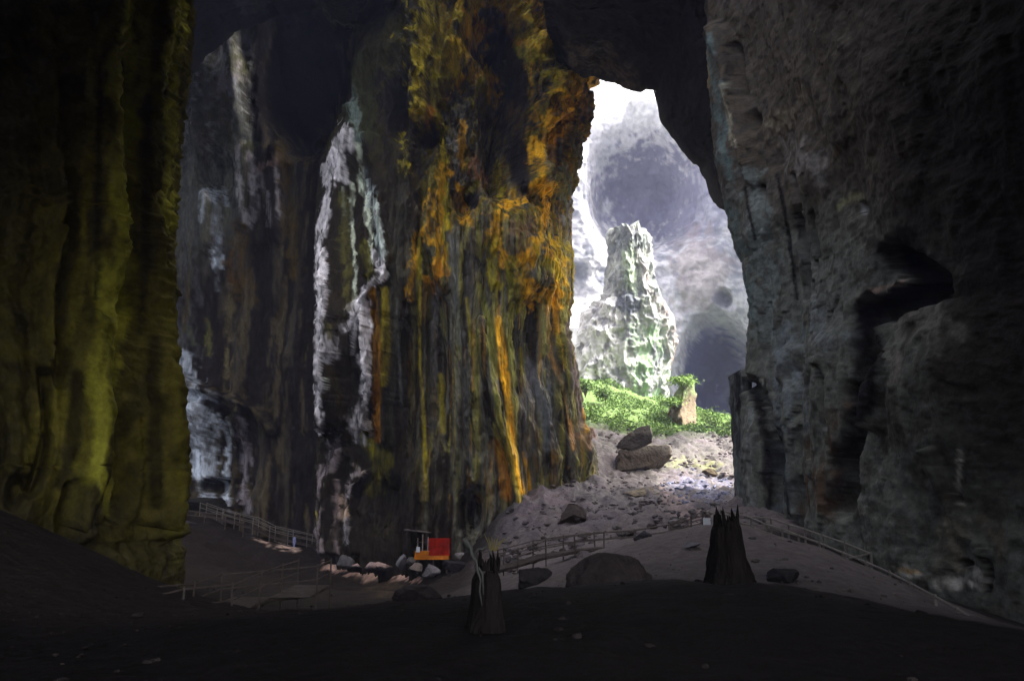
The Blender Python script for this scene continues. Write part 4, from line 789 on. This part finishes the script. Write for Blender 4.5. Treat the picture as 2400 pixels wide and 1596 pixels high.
def scatter_pebbles():
    rs = np.random.RandomState(13); V0, F0 = ICO[2]; Vs, Fs, Cs = [], [], []; b = 0
    for q in range(1500):
        y = 8 + 46 * rs.rand() ** .8; x = rs.uniform(-.62, .5) * y; d = rs.rand() ** 6 * .10 + .02
        V = V0 * (1 + rs.uniform(-.25, .25, (len(V0), 1))) * np.array([d * rs.uniform(.7, 1.5), d, d * .6]) + np.array([x, y, gz(x, y)])
        c = np.array([.02, .016, .015] if y < 26 or x < 0 else [.07, .06, .055]) * rs.uniform(.5, 1.6)
        Vs.append(V); Fs.append(F0 + b); b += len(V0); Cs.append(np.repeat(c[None], len(V0), 0))
    tag(mesh_np('pebbles', np.concatenate(Vs), np.concatenate(Fs), M['stone'], np.concatenate(Cs), smooth=False), 'small pebbles and clods strewn over the dark cave floor', kind='stuff')
scatter_pebbles()

def leaves(pts, size, rs, up=.5):
    """leaf quads round the points"""
    n = len(pts); a = rs.normal(size=(n, 3)); a[:, 2] *= .6; a /= np.linalg.norm(a, axis=1, keepdims=True)
    h = rs.normal(size=(n, 3)); h[:, 2] += up; b = np.cross(a, h); b /= np.linalg.norm(b, axis=1, keepdims=True) + 1e-9
    sz = size * rs.uniform(.5, 1.3, (n, 1)); A, B = a * sz, b * sz * .5
    V = np.stack([pts - A * .1, pts + A * .5 + B, pts + A * 1.1, pts + A * .5 - B], 1).reshape(-1, 3)
    return V, np.arange(4 * n).reshape(n, 4)
def vegetation():
    rs = np.random.RandomState(5); P = []
    xs = rs.uniform(8, 78, 330000); ys = rs.uniform(112, 190, 330000)
    zs = _g(xs, ys); px, py = proj(xs, ys, zs)
    nz_ = fbm(xs * .22, ys * .22, 0, 4, 201)
    lo = np.interp(px, [1340, 1400, 1500, 1600, 1700, 1900], [980, 1000, 1010, 1015, 1020, 1035]) + 40 * (nz_ - .5)
    k = (py < lo) & (rs.rand(len(xs)) < ss(.36, .56, nz_ + .05 + .3 * (fbm(xs * .9, ys * .9, 3, 3, 202) - .5))) ; xs, ys, zs, nz_ = xs[k], ys[k], zs[k], nz_[k]
    hgt = rs.rand(len(xs)) ** 1.4 * (.25 + 5 * np.clip(nz_ - .44, 0, 1) + 2.2 * np.clip(fbm(xs * .6, ys * .6, 0, 3, 203) - .55, 0, 1))
    pts = np.stack([xs, ys, zs + hgt + .05], 1); m = len(pts); half = rs.rand(m) < .5
    for nm, sel, mt in (('undergrowth', half, 'leaf'), ('undergrowth', ~half, 'leaf2')):
        V, Fc = leaves(pts[sel], .27, rs); o = mesh_np(nm, V, Fc, M[mt], smooth=False)
        tag(o, 'low green undergrowth covering the slope inside the far opening', kind='stuff')
vegetation()
def shrub(px, py, Y, r, h, n, label, seed, m1='leaf2'):
    rs = np.random.RandomState(seed); c = at(px, py, Y); c.z = c.z
    t = thing('shrub', label, 'shrub', c, 'shrubs at the far opening')
    st = MB(); tips = []
    for q in range(9):
        a = rs.uniform(0, 6.28); d = rs.uniform(.2, .9) * r; top = Vector((math.cos(a) * d, math.sin(a) * d, h * rs.uniform(.6, 1.0)))
        mid = top * .5 + Vector((rs.uniform(-.1, .1), 0, h * .1)); st.tube([(0, 0, -.4), mid, top], [.06, .045, .02], 5); tips += [mid, top, top, (mid + top) / 2]
    st.local = True; st.build('stem', M['wood_old'], t)
    T = np.array([tuple(v) for v in tips]); I = rs.randint(0, len(T), n)
    pts = T[I] + rs.normal(size=(n, 3)) * np.array([r * .3, r * .3, h * .16])
    V, Fc = leaves(pts, .30, rs); mesh_np('foliage', V, Fc, M[m1], smooth=False, parent=t)
shrub(1606, 908, 138.5, 2.8, 1.9, 1300, 'bright bush on top of the tall pointed boulder', 31)
shrub(1580, 955, 138, 2.2, 1.6, 900, 'bush hanging down the left side of the pointed boulder', 32)
shrub(1670, 1005, 134, 2.6, 2.6, 1000, 'yellow green bush right of the pointed boulder', 33)
shrub(1705, 1010, 130, 1.8, 1.7, 600, 'low bright bush against the edge of the right wall', 34)
shrub(1372, 925, 140, 2.4, 2.2, 900, 'dark green bush beside the flowstone wall at the left end of the slope', 35, 'leaf')
shrub(1420, 935, 142, 2.2, 1.6, 800, 'low green bush under the white rock face', 36, 'leaf')

# ---------------------------------------------------------------- stumps
def stump(px, py, Y, rb, rt, h, seed, label, lean=0):
    c = at(px, py, Y); c.z = gz(c.x, c.y) + .02; rs = np.random.RandomState(seed)
    t = thing('tree_stump', label, 'stump', c, 'tree stumps on the cave floor')
    nu, nv = 96, 60; a = np.linspace(0, 2 * math.pi, nu, endpoint=False)[None]; v = np.linspace(0, 1, nv)[:, None]
    ht = h * (.80 + .20 * fbm(np.cos(a) * 2.2 + 5, np.sin(a) * 2.2, 0, 3, seed))
    r = rt + (rb - rt) * (1 - v) ** 1.5 + .03 * v
    fl = fbm(np.cos(a) * 3, np.sin(a) * 3, v * .5, 3, seed + 1) - .5
    r = r * (1 + .35 * fl + .5 * (1 - v) ** 3 * (fbm(np.cos(a) * 1.6, np.sin(a) * 1.6, 0, 2, seed + 2) - .5))
    r = r * (1 + .22 * (fbm(np.cos(a) * 9, np.sin(a) * 9, v * 1.2, 3, seed + 5) - .5) + .3 * (fbm(np.cos(a) * 2.5, np.sin(a) * 2.5, v * 4, 3, seed + 6) - .5))
    r = r * (1 - .25 * ss(.86, 1, v))
    X = np.cos(a) * r + lean * v; Yy = np.sin(a) * r; Z = v * ht - .25
    cap = np.stack([X[-1:] * .3 + lean * .7, Yy[-1:] * .3, Z[-1:] - .12], -1)
    P = np.concatenate([np.stack([X, Yy, Z], -1), cap], 0)
    mesh_np('trunk', P.reshape(-1, 3), grid_faces(nv + 1, nu, True), M['wood_dark'], parent=t)
    for q in range(15):                       # splinters standing on the broken rim
        b = rs.uniform(0, 6.28); ro = rt * rs.uniform(.55, .95); sp = MB(); sp.local = True
        p0 = Vector((math.cos(b) * ro + lean, math.sin(b) * ro, h * .72)); L = rs.uniform(.08, .30) * h
        p1 = p0 + Vector((rs.uniform(-.1, .1) * h * .5, rs.uniform(-.05, .05), L)); sp.tube([p0, (p0 + p1) / 2 + Vector((.01, 0, 0)), p1], [.035 * h, .024 * h, .005], 5, .2)
        sp.build('splinter', M['wood_dark'], t)
    for q in range(6):
        b = rs.uniform(0, 6.28); sp = MB(); sp.local = True; rr = rb * 1.0
        sp.tube([(math.cos(b) * rt * .8, math.sin(b) * rt * .8, h * .35), (math.cos(b) * rr * .9, math.sin(b) * rr * .9, h * .06), (math.cos(b) * rr * 1.35, math.sin(b) * rr * 1.35, -.12)], [.07 * h, .06 * h, .03 * h], 7, .15)
        sp.build('root', M['wood_dark'], t)
    return t, c
stump(1708, 1382, 18.6, .62, .30, 1.75, 3, 'big black jagged tree stump on the mound in front of the right wall')
t2, c2 = stump(1140, 1492, 12.0, .30, .17, 1.10, 6, 'black rotten tree stump with a pale forked root leaning on it')
def pale_root():
    t = thing('driftwood', 'bleached forked root standing pale against the left stump', 'driftwood', at(1125, 1440, 12.0))
    m = MB(); A = lambda x, y, d=0: at(x, y, 11.75 + d)
    m.tube([A(1130, 1420), A(1124, 1385), A(1127, 1360), A(1119, 1335), A(1116, 1315), A(1106, 1300), A(1104, 1285), A(1094, 1275), A(1090, 1262), A(1096, 1254)], [.008, .013, .01, .02, .016, .03, .024, .044, .036, .016], 9, .4)
    m.build('stem', M['bone'], t, True)
    m = MB(); m.tube([A(1112, 1302), A(1120, 1287, .05), A(1131, 1288, .07), A(1140, 1281, .1), A(1148, 1292, .1), A(1154, 1306, .12)], [.026, .018, .024, .012, .015, .005], 8, .4); m.build('branch', M['bone'], t, True)
    m = MB(); m.tube([A(1121, 1330), A(1131, 1345, .03), A(1133, 1395, .05)], [.02, .018, .008], 7, .12); m.build('branch', M['bone'], t, True)
pale_root()
def fern():
    t = thing('dry_plant', 'thin yellowish dry plant growing above the left stump', 'plant', at(1150, 1290, 12.3)); rs = np.random.RandomState(2)
    for q in range(7):
        m = MB(); b = at(1150 + q * 2, 1290, 12.3); e = at(1135 + q * 9 + rs.uniform(-4, 4), 1258 + rs.uniform(-8, 12), 12.3)
        m.tube([b, (b + e) / 2 + Vector((0, 0, .03)), e], [.006, .006, .003], 5); m.build('stalk', M['dry'], t)
M['dry'] = mat('dry_leaf', (.16, .13, .03), sc=5, bump=0)
fern()

# ---------------------------------------------------------------- walkways
def walkway(pts, label, side=1.3, hr=1.0, step=2.4, mt='rail', rails2=True, deck=True, mid=.5, r=.05, name='walkway'):
    """pts: (px, py of the near top rail, Y)"""
    T = [at(*p) for p in pts]; ds = [0]
    for a, b in zip(T, T[1:]): ds.append(ds[-1] + (b - a).length)
    def P(d):
        d = min(max(d, 0), ds[-1]); i = max(k for k in range(len(ds)) if ds[k] <= d + 1e-9); i = min(i, len(T) - 2)
        return T[i].lerp(T[i + 1], (d - ds[i]) / (ds[i + 1] - ds[i]))
    n = max(2, int(ds[-1] / step)); D = [ds[-1] * i / n for i in range(n + 1)]; Q = [P(d) for d in D]
    t = thing(name, label, 'walkway', (Q[0].x, Q[0].y, Q[0].z - hr))
    def nrm(i):
        a, b = Q[max(i - 1, 0)], Q[min(i + 1, n)]; d = (b - a); d.z = 0; d.normalize(); q = Vector((-d.y, d.x, 0)); return q if q.y > 0 else -q
    for sd in ((0, side) if rails2 else (0,)):
        R_ = [Q[i] + nrm(i) * sd + Vector((random.uniform(-.02, .02), 0, random.uniform(-.04, .04))) for i in range(n + 1)]
        m = MB(); m.tube(R_, r, 7); m.build('top_rail', M[mt], t)
        m = MB(); m.tube([p - Vector((0, 0, mid)) for p in R_], r * .9, 7); m.build('lower_rail', M[mt], t)
        for p in R_:
            m = MB(); lean = random.uniform(-.04, .04); g = min(gz(p.x, p.y) - .3, p.z - hr - .1)
            m.tube([(p.x + lean, p.y, p.z + .08), (p.x, p.y, p.z - hr), (p.x, p.y, g)], r * 1.25, 7); m.build('post', M[mt], t)
    if deck:
        m = MB(); L = 0
        while L < ds[-1] - .2:
            p = P(L); q = P(L + .2); d = q - p; ang = math.atan2(d.y, d.x); dn = Vector((-d.y, d.x, 0)).normalized(); dn = dn if dn.y > 0 else -dn
            m.box(p + dn * side / 2 - Vector((0, 0, hr + random.uniform(0, .02))), (.17, side + random.uniform(-.05, .12), .04), Matrix.Rotation(ang, 3, 'Z')); L += .2
        m.build('deck', M['wood_old'], t)
        for sd in (.1, side - .1):
            m = MB(); m.tube([Q[i] + nrm(i) * sd - Vector((0, 0, hr + .1)) for i in range(n + 1)], .07, 4); m.build('beam', M['wood_old'], t)
    return t
walkway([(1690, 1196, 58), (1740, 1207, 52), (1800, 1229, 48), (1895, 1262, 42), (1945, 1283, 40), (2058, 1326, 35), (2140, 1368, 31), (2210, 1405, 28), (2300, 1462, 24)], 'wooden railed walkway descending in front of the right rock wall', r=.05)
walkway([(1150, 1300, 50), (1220, 1285, 52), (1300, 1262, 54), (1400, 1250, 56), (1480, 1244, 57), (1560, 1232, 56), (1640, 1210, 56), (1690, 1198, 58)], 'dark boardwalk crossing at the foot of the rubble slope', mt='wood_old', r=.04, mid=.45)
walkway([(470, 1178, 108), (520, 1196, 107), (590, 1212, 106), (640, 1236, 105), (700, 1248, 104), (760, 1262, 103), (840, 1285, 100)], 'far railed walkway on the dark slope behind the mossy column', mt='rail', r=.045, hr=1.3, step=2.6, mid=.6)
walkway([(250, 1425, 22), (400, 1385, 24), (520, 1379, 26), (640, 1334, 31), (700, 1312, 35)], 'dim near railing in the shadow at the foot of the mossy column', mt='wood_old', r=.028, side=1.4, step=2.6)
walkway([(430, 1196, 100), (470, 1200, 100), (520, 1206, 100), (572, 1216, 99)], 'short low rail on the ledge beside the mossy column', mt='wood_old', r=.05, rails2=False, deck=False, hr=1.2, name='railing')['category'] = 'railing'

# ---------------------------------------------------------------- hut, signs, person
def hut():
    c = at(1012, 1318, 83); c.z = at(1012, 1312, 83).z
    t = thing('hut', 'small hut with orange platform and bright red tarpaulin box below the flowstone', 'hut', c)
    k = 83 / 1848 / .978
    def X(px): return (px - 1200) * k
    def Zz(py): return at(1012, py, 83).z
    def slab(x0, x1, y0, y1, dy, dd, nm, m, jit=.05, y=83):
        b = MB(); b.box(((X(x0) + X(x1)) / 2, y + dy, (Zz(y0) + Zz(y1)) / 2), (X(x1) - X(x0), dd, Zz(y0) - Zz(y1)), None, jit); b.build(nm, M[m], t)
    slab(984, 1060, 1302, 1312, 1.3, 3.0, 'platform', 'orange'); slab(984, 1016, 1292, 1301.5, .9, 2.0, 'tarpaulin', 'orange')
    slab(1016, 1061, 1262, 1301.5, 1.3, 2.4, 'wall_panel', 'red', .08)
    for px, top in ((986, 1262), (1001, 1252), (1013, 1258), (988, 1285)):
        b = MB(); b.tube([(X(px), 83 + (.2 if px % 2 else 1.8), Zz(1310)), (X(px), 83 + (.2 if px % 2 else 1.8), Zz(top))], .06, 6); b.build('post', M['wood'], t)
    b = MB(); b.box(((X(958) + X(1018)) / 2, 84.6, Zz(1245)), (X(1018) - X(958), 3.0, .08), Matrix.Rotation(.11, 3, 'Y')); b.build('roof', M['wood_old'], t)
    for px in (990, 1025, 1055):
        b = MB(); b.tube([(X(px), 83.4, Zz(1312)), (X(px), 83.4, Zz(1345))], .09, 6); b.build('stilt', M['wood_old'], t)
    for k_ in range(7):
        b = MB(); xx = X(1018) + (X(1060) - X(1018)) * k_ / 6; b.box((xx, 83.04, (Zz(1262) + Zz(1300)) / 2), (.06, .06, Zz(1264) - Zz(1299)), None, .01); b.build('batten', M['red'], t)
    for z_ in (1270, 1288):
        b = MB(); b.tube([(X(986), 83.3, Zz(z_)), (X(1014), 83.3, Zz(z_ + 2))], .045, 6); b.build('rail', M['wood_old'], t)
    b = MB(); b.box((X(992), 82.8, Zz(1287)), (.35, .3, .5), None, .05); b.build('bucket', M['white'], t)
hut()
def sign():
    t = thing('sign_board', 'small white sign board standing by the walkway left of the big stump', 'sign', at(1657, 1245, 55.5))
    b = MB(); b.box(at(1657, 1226, 55.5), (.52, .04, .72), None, 0); b.build('panel', M['white'], t)
    b = MB(); b.tube([at(1657, 1262, 55.6), at(1657, 1216, 55.6)], .03, 6); b.build('post', M['wood'], t)
    b = MB(); b.box(at(1660, 1234, 55.5) + Vector((0, -.03, 0)), (.1, .015, .1)); b.build('mark', M['wood_dark'], t)
    m = MB(); c = at(1514, 1290, 38.5); m.tube([c, at(1511, 1273, 38.5)], .045, 8); o = m.build('marker_post', M['white']); tag(o, 'short white marker post standing on the mound by the dark pointed rock', 'post')
sign()
def person(px, py, Y, face, lab, shirt, trouser):
    h = 1.68; c = at(px, py, Y); t = thing('person', lab, 'person', c, rz=face)
    sk = [((0, 0, .95), .13), ((0, 0, 1.12), .125), ((0, -.01, 1.32), .15), ((0, 0, 1.43), .075), ((0, 0, 1.50), .055), ((0, -.01, 1.58), .095), ((0, -.01, 1.66), .07),
          ((.17, 0, 1.37), .06), ((.24, .03, 1.12), .045), ((.22, -.14, .93), .035), ((.21, -.21, .89), .03), ((-.17, 0, 1.37), .06), ((-.24, .04, 1.12), .045), ((-.23, -.08, .88), .035), ((-.22, -.12, .81), .03),
          ((.09, 0, .88), .10), ((.11, -.05, .48), .068), ((.11, .04, .08), .045), ((.11, -.12, .04), .035), ((-.09, 0, .88), .10), ((-.11, .03, .48), .068), ((-.12, .14, .08), .045), ((-.12, 0, .04), .035)]
    E = [(0, 1), (1, 2), (2, 3), (3, 4), (4, 5), (5, 6), (2, 7), (7, 8), (8, 9), (9, 10), (2, 11), (11, 12), (12, 13), (13, 14), (0, 15), (15, 16), (16, 17), (17, 18), (0, 19), (19, 20), (20, 21), (21, 22)]
    def skin(nm, ids, m, grow=0):
        mp = {q: i for i, q in enumerate(ids)}; me = bpy.data.meshes.new(nm); me.from_pydata([sk[q][0] for q in ids], [(mp[a], mp[b]) for a, b in E if a in mp and b in mp], [])
        o = bpy.data.objects.new(nm, me); C.objects.link(o); o.parent = t; bm = bmesh.new(); bm.from_mesh(me); L = bm.verts.layers.skin.verify(); bm.verts.ensure_lookup_table()
        for i, q in enumerate(ids): bm.verts[i][L].radius = (sk[q][1] + grow,) * 2
        bm.verts[0][L].use_root = True; bm.to_mesh(me); bm.free(); me.materials.append(m)
        o.modifiers.new('Skin', 'SKIN'); ms = o.modifiers.new('Sub', 'SUBSURF'); ms.levels = ms.render_levels = 2; return o
    skin('body', list(range(23)), M['skin']); skin('shirt', [0, 1, 2, 3, 7, 8, 9, 11, 12, 13], M[shirt], .025); skin('trousers', [0, 15, 16, 17, 19, 20, 21], M[trouser], .02)
    V, Fc = ICO[3]; V = V * np.array([.095, .11, .10]) + np.array([0, .02, 1.635]); mesh_np('hair', V, Fc, M['hair'], parent=t)
person(689, 1286, 103.4, 2.4, 'tiny person in a pale blue top standing at the walkway rail on the left slope', 'cloth_blue', 'cloth_blue')

# ================================================================ HAZE
def haze():
    x0, x1, y0, y1, z0, z1 = -130, 165, -65, 262, -14, 200
    V = [(x, y, z) for x in (x0, x1) for y in (y0, y1) for z in (z0, z1)]
    Fc = [(0, 1, 3, 2), (4, 6, 7, 5), (0, 4, 5, 1), (2, 3, 7, 6), (0, 2, 6, 4), (1, 5, 7, 3)]
    m = bpy.data.materials.new('haze'); m.use_nodes = True; n = m.node_tree; n.nodes.clear()
    out = n.nodes.new('ShaderNodeOutputMaterial'); v = n.nodes.new('ShaderNodeVolumePrincipled')
    v.inputs['Color'].default_value = (.64, .68, 1, 1); v.inputs['Density'].default_value = .00036; v.inputs['Anisotropy'].default_value = .2
    n.links.new(v.outputs[0], out.inputs['Volume'])
    o = mesh_np('haze', V, Fc, m, smooth=False); tag(o, kind='stuff')
haze()
